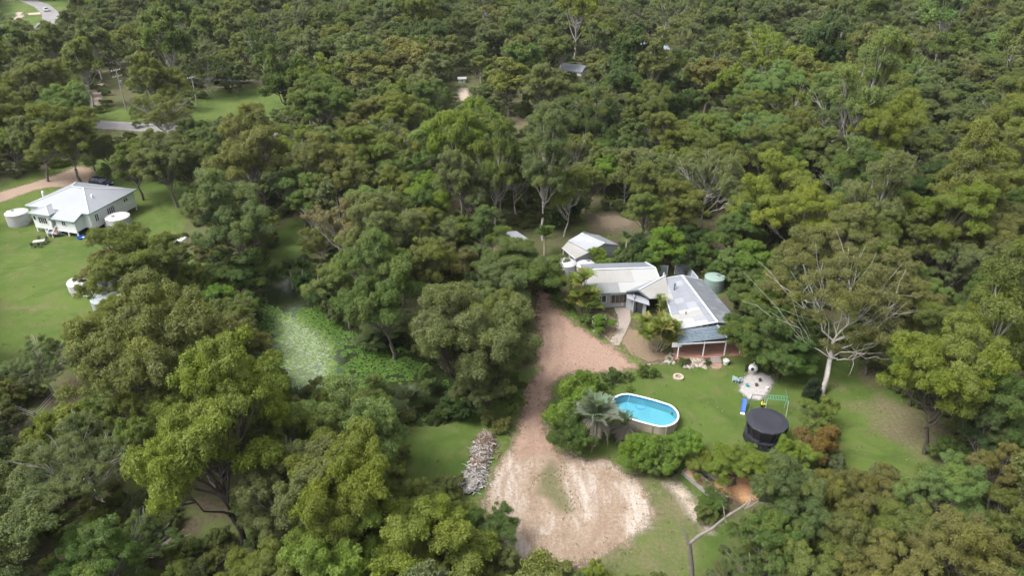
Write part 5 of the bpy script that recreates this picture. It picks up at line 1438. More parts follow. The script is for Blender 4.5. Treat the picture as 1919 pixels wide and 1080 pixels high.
def cane_clump(px, py, n, spread, h, L, label, nf=9):
    b = at(px, py)
    r = thing("cane_palm", b, label, "palm")
    for k in range(n):
        a = RP.uniform(0, 6.28); q = spread * math.sqrt(RP.random())
        hh = h * RP.uniform(.35, 1.05) * (1 - .25 * q / spread); t = Vector((math.cos(a) * q, math.sin(a) * q, hh))
        MB().tube([(math.cos(a) * q * .35, math.sin(a) * q * .35, -.1), (t.x * .7, t.y * .7, hh * .5), t], [.06, .05, .045], 6).build("stem", PSTEM, r)
        for i in range(nf):
            f = link("frond", RP.choice(FR), r); s = L * RP.uniform(.75, 1.1)
            f.location = t; f.rotation_euler = (RP.uniform(-.2, .2), -RP.uniform(.0, 1.0), i * 2.4 + a); f.scale = (s, s, s)
            c = RP.choice([(.15, .21, .03), (.19, .23, .035), (.11, .17, .03), (.23, .21, .045)]); f.color = (*c, 1)
cane_clump(1094, 588, 16, 1.9, 5.8, 2.3, "big golden cane palm clump between the driveway and the white-panelled roof")
cane_clump(1227, 656, 17, 2.1, 4.9, 2.3, "golden cane palm clump in front of the main house verandah")
cane_clump(1236, 600, 3, .5, 4.6, 1.5, "slender palm rising against the silver roof behind the verandah clump", 8)
palm(1020, 480, 3.6, 2.6, 20, (.07, .13, .03), "feathery green palm between the small shed and the garage shed")
palm(1171, 492, 4.2, 1.8, 13, (.07, .11, .06), "thin grey-stemmed palm standing right of the garage shed", trunk_r=.11)
palm(1188, 500, 2.6, 2.0, 14, (.035, .07, .025), "dark palm next to the grey-stemmed palm behind the main house")
palm(1205, 497, 3.0, 2.2, 14, (.045, .085, .025), "dark arching palm left of the lime green tree behind the main house")
palm(1222, 500, 2.3, 2.0, 14, (.045, .085, .025), "lowest of the dark palms behind the main house, under the lime green tree")
palm(548, 535, 4.0, 2.2, 16, (.03, .055, .018), "dark palm on the far bank of the pond beside the grey shallows")
palm(566, 545, 4.6, 2.2, 16, (.03, .055, .018), "dark palm on the far bank of the pond, leaning over the water", lean=.6)
palm(602, 560, 4.2, 2.3, 16, (.045, .065, .02), "dark palm at the pond edge under the pinkish tree")
palm(766, 775, 3.2, 2.2, 14, (.04, .06, .03), "dark palm at the near right end of the pond")

# ------------------------------------------------------------------ pool
def pool():
    A, B = at(1146, 752, 1.2), at(1270, 786, 1.2)
    top, bot = at(1216, 746.5, 1.2), at(1196, 788.5, 1.2)
    c = (A + B) / 2; ax = (B - A); half = ax.length / 2; ang = math.atan2(ax.y, ax.x)
    nrm = Vector((-math.sin(ang), math.cos(ang), 0)); hw = abs((top - bot).dot(nrm)) / 2
    r = thing("swimming_pool", (c.x, c.y, 0), "oval above-ground swimming pool with a white rim and bright blue water", "swimming pool", ang)
    n = 56
    def oval(o):
        P_ = []
        for k in range(n):
            t = 2 * PI * k / n; e = .82
            x = (half - hw); cx = x * (1 if math.cos(t) >= 0 else -1)
            P_.append((cx * min(1, abs(math.cos(t)) * 3) + (hw + o) * math.cos(t), (hw + o) * math.sin(t)))
        return P_
    def ring(o0, z0, o1, z1, nm, mat, smooth=False):
        a, b = oval(o0), oval(o1)
        MB().add([(x, y, z0) for x, y in a] + [(x, y, z1) for x, y in b], [(i, (i + 1) % n, n + (i + 1) % n, n + i) for i in range(n)]).build(nm, mat, r, smooth=smooth)
    def loft(rows, nm, mat):
        m = MB(); vs = []
        for o, z in rows: vs += [(x, y, z) for x, y in oval(o)]
        k = len(rows)
        m.add(vs, [((j) * n + i, j * n + (i + 1) % n, ((j + 1) % k) * n + (i + 1) % n, ((j + 1) % k) * n + i) for j in range(k) for i in range(n)])
        return m.build(nm, mat, r)
    loft([(.10, 1.16), (.10, 1.24), (-.10, 1.24), (-.10, 1.16)], "rim", WHITE)
    wallm = paint("cream_pool_wall", (.30, .26, .21), .6, var=.12)
    loft([(.0, -.05), (.0, 1.15), (-.03, 1.15), (-.03, -.05)], "pool_wall", wallm)
    liner = paint("blue_pool_liner", (.17, .36, .41), .5, var=.1, scale=.6)
    liner2 = paint("dark_blue_liner_band", (.03, .22, .42), .4, var=.1)
    a = oval(-.06)
    MB().add([(x, y, .06) for x, y in a], [tuple(range(n))]).build("pool_floor", liner, r)
    ring(-.06, .06, -.06, .88, "liner", liner); ring(-.058, .88, -.058, 1.17, "liner_band", liner2)
    m, nt, bs, out = new_mat("clear_pool_water")
    tr = N(nt, "ShaderNodeBsdfTransparent"); tr.inputs[0].default_value = (.66, .90, .96, 1)
    gl = N(nt, "ShaderNodeBsdfGlossy", Roughness=.04); fr = N(nt, "ShaderNodeFresnel", IOR=1.33); mx = N(nt, "ShaderNodeMixShader")
    bp = N(nt, "ShaderNodeBump", Strength=.12, Distance=.02); nt.links.new(noise(nt, 2.5, 3, .5, position(nt)), bp.inputs["Height"]); nt.links.new(bp.outputs[0], gl.inputs["Normal"])
    nt.links.new(fr.outputs[0], mx.inputs[0]); nt.links.new(tr.outputs[0], mx.inputs[1]); nt.links.new(gl.outputs[0], mx.inputs[2]); nt.links.new(mx.outputs[0], out.inputs[0])
    MB().add([(x, y, 1.04) for x, y in oval(-.062)], [tuple(range(n))]).build("pool_water", m, r)
    for k in range(0, n, 4):
        x, y = oval(.06)[k]; MB().bar((x, y, 0), (x, y, 1.16), .09).build("upright", wallm, r)
    L_ = MB()
    q = oval(.0)[38]; d_ = Vector((q[0], q[1], 0)).normalized()
    for s_ in (-.22, .22):
        t_ = Vector((-d_.y, d_.x, 0)) * s_; p_ = Vector((q[0], q[1], 0)) + t_
        L_.tube([p_ + d_ * .75, p_ + d_ * .2 + Vector((0, 0, 1.5)), p_ - d_ * .15 + Vector((0, 0, 1.5)), p_ - d_ * .4 + Vector((0, 0, .3))], .03, 6)
    L_.build("ladder_rail", CAP, r)
    for k_ in range(4):
        z_ = .25 + .28 * k_; p_ = Vector((q[0], q[1], z_)) + d_ * (.75 - .55 * z_ / 1.5); t_ = Vector((-d_.y, d_.x, 0)) * .22
        MB().bar(p_ - t_, p_ + t_, .1, .03).build("ladder_step", CAP, r)
    # floating cleaner hose ring and suction hose
    x = (at(1200, 762, 1.04) - Vector((c.x, c.y, 0))); x = Matrix.Rotation(-ang, 3, 'Z') @ x
    h = MB(); h.tube([(x.x + .55 * math.cos(t), x.y + .55 * math.sin(t), 1.05) for t in np.linspace(0, 6.28, 20)], .045, 6)
    ho = h.build("cleaner_hose", paint("blue_hose", (.05, .22, .42), .5)); ho.parent = None
    ho.location = (c.x, c.y, 0); ho.rotation_euler = (0, 0, ang)
    tag(ho, "dark blue loop of hose floating near the far side of the pool", "pool hose")
    h2 = MB(); q = [Matrix.Rotation(-ang, 3, 'Z') @ (at(*p) - Vector((c.x, c.y, 0))) for p in ((1181, 738, 1.1), (1177, 752, 1.05), (1172, 762, 1.05), (1176, 775, 1.05))]
    h2.tube(q, .04, 6); h2.build("hose", paint("blue_hose", (.05, .22, .42), .5), r)
pool()

# ------------------------------------------------------------------ garden things
BLACK = paint("black_net", (.012, .012, .015), .6, var=.2)
def trampoline():
    c = at(1438, 789, 2.55)
    r = thing("trampoline", (c.x, c.y, 0), "black round trampoline with black net walls and covered top on the right of the lawn", "trampoline")
    cover = paint("dark_grey_blue_cover", (.020, .021, .030), .45, var=.15, scale=1.0, spec=.5)
    MB().lathe([(2.22, 2.42), (2.28, 2.5), (2.22, 2.6), (1.6, 2.64), (.8, 2.6), (.05, 2.58)], 12).build("top_cover", cover, r)
    prof = [(1.75, .85), (1.9, 1.4), (2.08, 2.0), (2.2, 2.45)]
    m = MB(); n = 36
    vs = []
    for rr_, z in prof:
        for j in range(n):
            t = 2 * PI * j / n; q = rr_ * (1 + (.03 if j % 3 == 0 else -.02)); vs.append((q * math.cos(t), q * math.sin(t), z))
    m.add(vs, [(i * n + j, i * n + (j + 1) % n, (i + 1) * n + (j + 1) % n, (i + 1) * n + j) for i in range(3) for j in range(n)])
    m.build("net", BLACK, r)
    MB().lathe([(1.5, .82), (2.15, .80), (2.15, .88), (1.5, .9)], 30).build("pad_ring", cover, r)
    MB().lathe([(.02, .84), (1.52, .84), (1.52, .86)], 30).build("mat", BLACK, r)
    for k in range(8):
        t = k * PI / 4 + .2; p = Vector((math.cos(t), math.sin(t), 0))
        MB().tube([p * 1.95 + Vector((0, 0, 0)), p * 2.0 + Vector((0, 0, .85)), p * 2.24 + Vector((0, 0, 2.5))], .045, 6).build("pole", BLACK, r)
    m = MB()
    for k in range(30):
        t0, t1 = 2 * PI * k / 30, 2 * PI * (k + .9) / 30
        m.add([(2.05 * math.cos(t0), 2.05 * math.sin(t0), .8), (2.05 * math.cos(t1), 2.05 * math.sin(t1), .8), (2.2 * math.cos(t1), 2.2 * math.sin(t1), .06), (2.2 * math.cos(t0), 2.2 * math.sin(t0), .06)], [(0, 1, 2, 3)])
    m.build("skirt", BLACK, r)
trampoline()

GREENM = paint("green_metal_frame", (.05, .22, .15), .5)
def playset():
    a, b = at(1437, 744, 2.0), at(1477, 748, 2.0)
    c = (a + b) / 2; L = (b - a).length; ang = math.atan2((b - a).y, (b - a).x)
    r = thing("monkey_bars", (c.x, c.y, 0), "green metal monkey bars and swing frame on the lawn behind the trampoline", "climbing frame", ang)
    for s in (-.4, .4): MB().bar((-L / 2, s, 2.0), (L / 2, s, 2.0), .06).build("rail", GREENM, r)
    for k in range(8): x = -L / 2 + L * (k + .5) / 8; MB().bar((x, -.4, 2.0), (x, .4, 2.0), .045).build("rung", GREENM, r)
    for x in (-L / 2, L / 2):
        for s in (-1, 1): MB().tube([(x, s * .4, 2.0), (x, s * .75, 0)], .035, 6).build("leg", paint("pale_green_post", (.30, .38, .30), .6), r)
    MB().tube([(L / 2, .5, 1.9), (L / 2 - .2, 1.2, 2.5)], .03, 6).build("post", DGREY, r)
    MB().bar((-L / 2 - 1.6, 0, 2.1), (-L / 2, 0, 2.1), .06).build("swing_beam", DGREY, r)
    for s in (-.5, .5): MB().tube([(-L / 2 - 1.6, 0, 2.1), (-L / 2 - 1.7, s, 0)], .035, 6).build("leg", DGREY, r)
    p = at(1396, 748, 1.1); q = at(1392, 773, .15)
    s = thing("slide", (q.x, q.y, 0), "bright blue plastic slide with white foot, left of the monkey bars", "slide")
    P0, P1 = rel(s, [p, q])
    sb = paint("blue_plastic", (.015, .08, .36), .35)
    d = (P1 - P0).normalized(); n = Vector((-d.y, d.x, 0)).normalized() * .22
    MB().bar(P0, P1, .44, .04).build("chute", sb, s)
    for k in (-1, 1): MB().bar(P0 + n * k + Vector((0, 0, .09)), P1 + n * k + Vector((0, 0, .09)), .05, .14).build("side_rail", sb, s)
    MB().box(P1 + Vector((0, 0, -.03)) + d * .15, (.46, .3, .1), math.atan2(d.y, d.x) + PI / 2).build("slide_foot", WHITE, s)
    for k in (-1, 1): MB().bar(P0 + n * k, P0 + n * k * 1.3 - d * .45 - Vector((0, 0, P0.z)), .05).build("ladder_leg", sb, s)
    for k in range(4):
        z = P0.z * (k + .5) / 4.5; f = 1 - z / P0.z
        o = P0 - d * .45 * f; o.z = z; MB().bar(o - n, o + n, .04).build("ladder_rung", sb, s)
    y = at(1430, 762)
    t = thing("toy_trike", y, "small yellow ride-on toy on the grass beneath the swing beam", "toy")
    ym = paint("yellow_plastic", (.65, .55, .05), .4)
    MB().box((0, 0, .32), (.55, .22, .12)).box((-.2, 0, .5), (.08, .2, .3)).build("seat", ym, t)
    for k in (-1, 1): MB().tube([(-.2, k * .15, .14), (-.2, k * .22, .14)], .13, 10).build("wheel", BLACK, t)
    MB().tube([(.25, -.04, .16), (.25, .04, .16)], .16, 10).build("wheel", BLACK, t)
    MB().bar((.25, 0, .2), (.2, 0, .62), .04).bar((.2, -.2, .62), (.2, .2, .62), .04).build("handlebar", DGREY, t)
playset()

def garden_chair(px, py, rz, label, col):
    b = at(px, py)
    r = thing("garden_chair", b, label, "chair", rz)
    m = paint("garden_chair_" + col[0], col[1], .5)
    MB().box((0, 0, .42), (.5, .48, .05)).build("seat", m, r)
    for k in range(5): MB().box((-.2 + .1 * k, .24, .68), (.06, .04, .5), rx=-.15).build("back_slat", m, r)
    MB().box((0, .28, .93), (.52, .05, .07)).build("back_rail", m, r)
    for x in (-.22, .22):
        for y in (-.2, .2): MB().bar((x, y, 0), (x * .95, y, .42), .05).build("leg", m, r)
        MB().bar((x * 1.15, -.2, .63), (x * 1.15, .25, .63), .06, .04).bar((x * 1.15, -.2, .42), (x * 1.15, -.2, .63), .04).build("armrest", m, r)
    return r
PB = ("pale_blue", (.32, .44, .48))
garden_chair(1376, 716, 2.6, "pale blue garden chair beside the play sand, left of the pair", PB)
garden_chair(1384, 718, 3.4, "pale blue garden chair beside the play sand, right of the pair", PB)

def oven():
    b = at(1410, 699)
    r = thing("garden_oven", b, "white domed outdoor oven with a black mouth at the top edge of the play sand", "outdoor oven", -.5)
    MB().lathe([(.55, .0), (.55, .55), (.6, .56), (.6, .64), (.1, .64)], 18).build("base", CONC, r)
    MB().lathe([(.56, .64), (.55, .85), (.42, 1.1), (.22, 1.24), (.03, 1.28)], 18).build("dome", WHITE, r)
    MB().tube([(0, -.45, .85), (0, -.60, .85)], .2, 14).build("mouth", BLACK, r)
    MB().tube([(0, -.2, 1.1), (0, -.2, 1.7)], .09, 10).build("chimney", paint("cream_pipe", (.6, .58, .4), .6), r)
    MB().box((-.75, .1, .4), (.35, .5, .8)).build("side_box", BLACK, r)
oven()

def ring_pit():
    b = at(1271, 709)
    r = thing("fire_ring", b, "round cream fire ring on the lawn between the pool and the verandah", "fire pit")
    cm = paint("cream_concrete_block", (.34, .28, .21), .8, var=.2)
    for k in range(14):
        t = 2 * PI * k / 14
        MB().box((.52 * math.cos(t), .52 * math.sin(t), .13), (.26, .215, .28), t).build("block", cm, r)
    MB().lathe([(.02, .02), (.4, .03), (.41, .05), (.02, .07)], 14).build("ash", paint("ash", (.16, .15, .15), .95), r)
ring_pit()

# toys on the sand and potted things
for k, (px, py, c) in enumerate([(1400, 725, (.05, .3, .3)), (1424, 715, (.06, .06, .06)), (1417, 724, (.1, .08, .07)), (1437, 730, (.6, .6, .55))]):
    b = at(px, py); nm = ["teal toy bucket on the left of the play sand", "dark toy bucket at the top of the play sand", "small dark toy bucket in the middle of the play sand", "white toy bucket on the right of the play sand"][k]
    t = thing("toy_bucket", b, nm, "toy bucket")
    mm = paint("bucket_%s" % nm.split()[0] + nm.split()[1], c, .5)
    MB().lathe([(.14, 0), (.2, .34), (.17, .34), (.12, .04)], 12).build("pail", mm, t)
    MB().tube([(-.19, 0, .32), (-.12, 0, .5), (.12, 0, .5), (.19, 0, .32)], .015, 5).build("handle", DGREY, t)

# rockery below the verandah: every rock a part
def rock_mesh(seed):
    rg = random.Random(seed); me = MB()
    prof = []
    V = []
    for i, z in enumerate((-.3, .15, .5)):
        for j in range(6):
            t = j * PI / 3 + i * .4; q = (.5, .55, .3)[i] * rg.uniform(.75, 1.2); V.append((q * math.cos(t), q * math.sin(t), z * rg.uniform(.8, 1.1)))
    V.append((0, 0, .58)); F = [(i * 6 + j, i * 6 + (j + 1) % 6, (i + 1) * 6 + (j + 1) % 6, (i + 1) * 6 + j) for i in range(2) for j in range(6)] + [(12 + j, 12 + (j + 1) % 6, 18) for j in range(6)]
    me.add(V, F); return me
STONE = [paint("pale_rock", (.28, .25, .21), .9, var=.25), paint("grey_rock", (.18, .16, .145), .9, var=.3), paint("brown_rock", (.19, .14, .105), .9, var=.3)]
ROCKS = [rock_mesh(s).mesh("rock", STONE[s % 3]) for s in range(6)]
RK = random.Random(5)
def rocks(name, label, cat, spots, smin, smax):
    b = at(*spots[0][:2]); r = thing(name, b, label, cat)
    for px, py in spots:
        p = at(px, py, RK.uniform(-.02, .1)); o = link("rock", RK.choice(ROCKS), r)
        o.location = p - b; s = RK.uniform(smin, smax); o.scale = (s, s * RK.uniform(.7, 1.2), s * RK.uniform(.6, 1)); o.rotation_euler = (RK.uniform(-.3, .3), RK.uniform(-.3, .3), RK.uniform(0, 6))
sp = []
for k in range(95):
    u = RK.random(); px = 1282 + 44 * u; sp.append((px + RK.uniform(-3, 3), RK.uniform(674, 690 if px < 1322 else 684)))
for k in range(26): sp.append((RK.uniform(1246, 1266), RK.uniform(663, 683)))
rocks("rockery", "rockery of pale tumbled rocks below the verandah edge", "rockery", sp, .28, .62)
rocks("stone_edging", "row of small stones edging the path garden beside the driveway", "garden edging", [(1100 + 48 * k / 22 + RK.uniform(-1, 1), 603 + 40 * k / 22 + RK.uniform(-1, 1)) for k in range(23)], .2, .34)
rocks("stone_edging", "row of dark stones edging the right side of the courtyard bed", "garden edging", [(1157 + RK.uniform(-1, 1) - max(0, k - 9) * 1.6, 590 + 3.1 * k) for k in range(16)], .18, .3)
rocks("stone_edging", "pale stones along the lawn left of the rockery", "garden edging", [(1215 + 2.5 * k, 684 + RK.uniform(-2, 2) - .2 * k) for k in range(14)], .15, .3)
def steps():
    a, b_ = at(1330, 672), at(1350, 671)
    r = thing("garden_steps", a, "low timber garden steps leading down from the verandah", "steps")
    for k in range(3):
        d = at(1331 + k, 673 + k * 3.2); e = at(1350 + k, 672 + k * 3.2); d, e = rel(r, [d, e]); z = .14 - .05 * k
        MB().bar(d + Vector((0, 0, z)), e + Vector((0, 0, z)), .3, .14).build("step", paint("weathered_sleeper", (.20, .17, .16), .85, var=.3), r)
steps()
def pot(px, py, label, pal, s=.5):
    b = at(px, py, 0); r = thing("potted_plant", b, label, "potted plant")
    MB().lathe([(.18 * s / .5, 0), (.26 * s / .5, .4 * s / .5), (.22 * s / .5, .42 * s / .5), (.15 * s / .5, .3 * s / .5)], 14).build("pot", paint("glazed_pot", (.45, .45, .42), .4), r)
    rg = np.random.default_rng(int(px)); V, a, b2 = leaves(rg, rg.normal(size=(6, 3)) * .07 * s / .5 + np.array([0, 0, .75 * s / .5]), np.full(6, .22 * s / .5), 60, .10, 1.0)
    c = link("plant", crown_mesh("plant", V, a, b2, LEAF), r); c.color = (*PAL[pal][0], 1)
pot(1360, 683, "white potted plant at the top of the lawn right of the steps", 'pale', .8)
pot(1166, 573, "potted plant beside the front door of the main house", 'dark', .8)
pot(1254, 682, "white flowering pot at the left end of the rockery", 'pale', .5)

# heap of cut branches
def wood_pile():
    b = at(890, 880); r = thing("branch_pile", b, "long heap of dead grey and brown branches lying beside the sandy clearing", "branch pile")
    ms = [paint("bleached_wood", (.34, .33, .32), .85, var=.2), paint("brown_wood", (.15, .10, .07), .85, var=.3), paint("grey_wood", (.20, .185, .175), .85, var=.3)]
    rg = random.Random(3)
    base = []
    for mi, m in enumerate(ms):
        for v in range(3):
            L = rg.uniform(.8, 1.5); q = [(-L / 2, 0, 0), (-L / 6, rg.uniform(-.1, .1), rg.uniform(-.1, .1)), (L / 5, rg.uniform(-.1, .1), rg.uniform(-.06, .1)), (L / 2, rg.uniform(-.2, .2), rg.uniform(-.1, .1))]
            x = MB().tube(q, [.075, .06, .05, .025], 5); 
            x.tube([q[1], Vector(q[1]) + Vector((.25, rg.choice((-1, 1)) * .25, .1))], [.035, .015], 4)
            base.append((mi, x.mesh("branch", m)))
    A, B = at(914, 818), at(880, 925)
    d = (B - A); n = Vector((-d.y, d.x, 0)).normalized()
    m = MB(); 
    for k in range(1400):
        t = rg.random(); w = rg.gauss(0, .5); hw = (1.0 + .15 * math.sin(t * 9)) * (1.0 if .06 < t < .93 else .55)
        p = A + d * t + n * w * hw; z = max(.03, (.85 * (1 - min(1, abs(w) / 1.15) ** 1.6)) * rg.uniform(.25, 1))
        p.z = z
        near = .5 + .5 * math.sin(t * 11 + 1)
        want = 0 if rg.random() < (.12 + .75 * t ** .8 if not (.5 < t < .62) else .3) else (1 if rg.random() < .8 else 2)
        mi, me = rg.choice([q for q in base if q[0] == want])
        if k < 290:
            o = link("branch", me, r); o.location = p - b; s = rg.uniform(.6, 1.15); o.scale = (s, s, s); o.rotation_euler = (0, rg.uniform(-.5, .5), rg.uniform(0, 6.28))
        else:
            dv = Vector((rg.gauss(0, 1), rg.gauss(0, 1), rg.gauss(0, .35))).normalized() * rg.uniform(.25, .6)
            sm[want].tube([p - b - dv, p - b + dv * .2, p - b + dv + Vector((rg.uniform(-.1, .1), rg.uniform(-.1, .1), 0))], [.05, .045, .02], 4, cap=False)
    for i in range(3): tag(sm[i].build("loose_sticks", ms[i], r), kind="stuff")
sm = [MB(), MB(), MB()]
wood_pile()

# raised garden beds and pots at the lower right
def raised(corners, label, h=.45):
    P_ = [at(*c) for c in corners]; b = P_[0]; r = thing("raised_garden_bed", b, label, "garden bed")
    m = paint("grey_sleeper_wall", (.19, .185, .175), .85, var=.3)
    Q = rel(r, P_)
    for i in range(4):
        p, q = Q[i], Q[(i + 1) % 4]; n = max(1, round((q - p).length / 2.0))
        for k in range(n):
            s, e = p + (q - p) * (k / n), p + (q - p) * ((k + 1) / n - .01)
            for z in (h * .25, h * .76): MB().bar(s + Vector((0, 0, z)), e + Vector((0, 0, z)), .09, h * .47).build("sleeper", m, r)
            MB().bar(s, s + Vector((0, 0, h + .04)), .13).build("post", m, r)
    c = sum(Q, Vector()) / 4
    slab("soil", [c + (p - c) * .97 + Vector((0, 0, h * .75)) for p in Q], .2, paint("garden_soil", (.23, .15, .10), .95, var=.4), r)
raised([(1278, 890), (1292, 880), (1362, 938), (1348, 950)], "long grey sleeper garden bed running from the black pot towards the dead limb")
raised([(1300, 876), (1312, 868), (1372, 905), (1362, 914)], "second grey sleeper garden bed beside the orange soil", .35)
def black_pot(px, py, r_, h, label):
    b = at(px, py); r = thing("plant_tub", b, label, "tub")
    MB().lathe([(r_ * .8, 0), (r_, h), (r_ * 1.08, h), (r_ * 1.08, h + .06), (r_ * .92, h + .06), (r_ * .9, h - .15)], 20).build("tub_wall", BLACK, r)
    MB().lathe([(.02, h - .2), (r_ * .93, h - .14), (.02, h - .12)], 16).build("water", GLASS, r)
black_pot(1254, 890, .55, .7, "black round plastic tub at the foot of the pool hedge")
black_pot(1264, 886, .35, .5, "small black tub just right of the big black tub")
def slabs():
    b = at(1232, 881); r = thing("concrete_slab_stack", b, "grey slabs leaning at the foot of the pool hedge, left of the black tub", "concrete slabs")
    for k in range(3): MB().box((.55 * k - .5, .1 * k, .25), (.6, .5, .12), .2 * k, .35).build("slab", CONC, r)
slabs()

# ------------------------------------------------------------------ vehicles
def car(loc, rz, label, col, wagon=True):
    r = thing("parked_car" if wagon else "moving_car", loc, label, "car", rz)
    body = paint("car_paint_" + col[0], col[1], .25, metal=.2, var=.05, spec=.6)
    prof = [(-2.3, .35), (-2.35, .75), (-2.3, .98), (-1.2, 1.03), (1.15, 1.0), (2.15, .85), (2.32, .62), (2.3, .32)]
    top = [(-2.2, .97), (-1.95, 1.5), (-1.5, 1.62), (.1, 1.62), (.95, 1.02)]
    def loft(pr, w0, w1, nm, mat, parent):
        n = len(pr); zs = [z for _, z in pr]; z0, z1 = min(zs), max(zs)
        V = []
        for s in (-1, 1):
            for x, z in pr: V.append((x, s * (w0 + (w1 - w0) * (z - z0) / (z1 - z0 + 1e-6)), z))
        F = [tuple(range(n)), tuple(range(2 * n - 1, n - 1, -1))] + [(i, n + i, n + (i + 1) % n, (i + 1) % n) for i in range(n)]
        o = MB().add(V, F).build(nm, mat, parent)
        bv = o.modifiers.new("bevel", 'BEVEL'); bv.width = .06; bv.segments = 2
        return o
    loft(prof, .88, .90, "body", body, r)
    loft(top, .84, .66, "glasshouse", GLASS, r)
    MB().box((-.7, 0, 1.63), (1.75, 1.28, .05)).build("roof_panel", body, r)
    for s in (-1, 1):
        for x in (-1.95, -.6, .55): MB().bar((x - .02, s * .87, .98), (x * .8 - .1, s * .68, 1.6), .07).build("pillar", body, r)
        MB().box((2.28, s * .62, .68), (.1, .36, .16)).build("headlight", WHITE, r)
        MB().box((-2.33, s * .72, .82), (.08, .22, .22)).build("tail_light", paint("red_lens", (.4, .02, .02), .3), r)
        MB().box((.75, s * 1.0, 1.05), (.14, .2, .12)).build("mirror", body, r)
        MB().bar((-1.3, s * .6, 1.69), (.1, s * .6, 1.69), .04).build("roof_rail", DGREY, r)
        for x in (-1.4, 1.42):
            w = MB().tube([(x, s * .70, .33), (x, s * .93, .33)], .34, 16).build("wheel", BLACK, r)
            MB().tube([(x, s * .90, .33), (x, s * .945, .33)], .2, 12).build("rim", CAP, w)
p = at(191, 348); car((p.x, p.y, 0), -.35, "dark blue station wagon parked on the dirt behind the raised white house", ("dark_blue", (.012, .018, .045)))
p = at(87, 20); car((p.x, p.y, 0), 2.2, "white car driving along the winding road at the top left", ("white", (.75, .76, .78)), False)

# ------------------------------------------------------------------ poles and wires
POLE = paint("weathered_pole_timber", (.26, .25, .235), .85, var=.2)
def power_pole(px, py, h, label, arms=2, rz=0.0):
    b = at(px, py); r = thing("power_pole", b, label, "power pole", rz)
    MB().tube([(0, 0, -.2), (0, 0, h)], [.19, .13], 10).build("pole", POLE, r)
    for k in range(arms):
        z = h - .35 - 1.5 * k
        MB().bar((-1.25, .12, z), (1.25, .12, z), .13).build("crossarm", POLE, r)
        for x in (-1.1, -.45, .45, 1.1): MB().lathe([(.06, 0), (.09, .08), (.05, .22)], 8, (x, .12, z + .06)).build("insulator", WHITE, r)
    if arms > 1: MB().lathe([(.25, 0), (.28, .1), (.28, .7), (.1, .8)], 12, (.38, 0, h - 3.6)).build("transformer", CAP, r)
    return b
pa = power_pole(237, 207, 10.5, "tall power pole with two crossarms beside the road on the left", 2, 1.0)
pb = power_pole(370, 197, 7.5, "shorter power pole at the left end of the green meadow", 1, 1.0)
pc = power_pole(713, 208, 9.5, "pale power pole standing in the trees right of the meadow", 1, 1.2)
pd = power_pole(133, 18, 9.5, "power pole at the top left beside the winding road", 1, .5)
pe = power_pole(634, 158, 8.0, "thin power pole among the trees beyond the right end of the meadow", 1, .8)
def wires(p, hp, q, hq, label):
    r = MB(); p = Vector((p.x, p.y, hp)); q = Vector((q.x, q.y, hq))
    r0 = thing("power_line", p, label, "power line")
    d = (q - p); n = Vector((-d.y, d.x, 0)).normalized()
    for o in (-.5, .5):
        MB().tube([d * t + n * o + Vector((0, 0, -1.3 * 4 * t * (1 - t))) for t in np.linspace(0, 1, 12)], .009, 4).build("wire", DGREY, r0)
W0 = at(-260, 190)
wires(W0, 9.5, pa, 10.2, "power line crossing the bush left of the tall pole")
wires(pa, 10.2, pb, 7.2, "power line between the tall pole and the meadow pole")
wires(pb, 7.2, pc, 9.2, "power line stretched above the green meadow")

# ------------------------------------------------------------------ small things round the raised house
def picnic():
    b = at(75, 459); r = thing("garden_table", b, "pale topped outdoor table on the lawn in front of the raised white house", "table", .3)
    MB().box((0, 0, .72), (1.7, .9, .06)).build("table_top", paint("cream_top", (.40, .37, .30), .6), r)
    for x in (-.7, .7):
        for y in (-.35, .35): MB().bar((x, y, 0), (x, y, .7), .07).build("leg", DGREY, r)
    for k, (x, y, rz, lb) in enumerate([(-.5, -1.0, 3.14, "dark chair at the near left side of the pale topped table"), (.6, -1.0, 3.3, "dark chair at the near right side of the pale topped table"), (-.6, 1.0, .1, "dark chair at the far left side of the pale topped table"), (.6, 1.05, -.1, "dark chair at the far right side of the pale topped table")]):
        px, py, _ = to_px(b.x + x, b.y + y, 0); garden_chair(px, py, rz, lb, ("dark", (.05, .045, .05)))
picnic()
def trailer():
    b = at(104, 441); r = thing("box_trailer", b, "small grey box trailer parked by the front steps of the raised house", "trailer", -.25)
    MB().box((0, 0, .5), (2.2, 1.3, .08)).build("tray_floor", DGREY, r)
    for s in (-1, 1): MB().box((0, s * .65, .72), (2.2, .05, .4)).build("side_panel", CAP, r); MB().box((s * 1.1, 0, .72), (.05, 1.25, .4)).build("end_panel", CAP, r)
    for s in (-1, 1):
        w = MB().tube([(0, s * .70, .3), (0, s * .9, .3)], .3, 14).build("wheel", BLACK, r); MB().box((0, s * .8, .66), (.9, .25, .04)).build("mudguard", DGREY, r)
    MB().bar((1.1, 0, .45), (2.1, 0, .4), .08).build("drawbar", DGREY, r)
trailer()
def barrow():
    b = at(152, 447); r = thing("paddling_pool", b, "blue plastic tub lying on the grass under the raised house eave", "tub")
    MB().lathe([(.5, 0), (.6, .28), (.66, .3), (.55, .26), (.45, .05), (.02, .05)], 18).build("basin", paint("blue_plastic", (.02, .16, .6), .35), r)
    MB().box((.5, -.1, .15), (.35, .3, .25), .4).build("lid_piece", WHITE, r)
barrow()
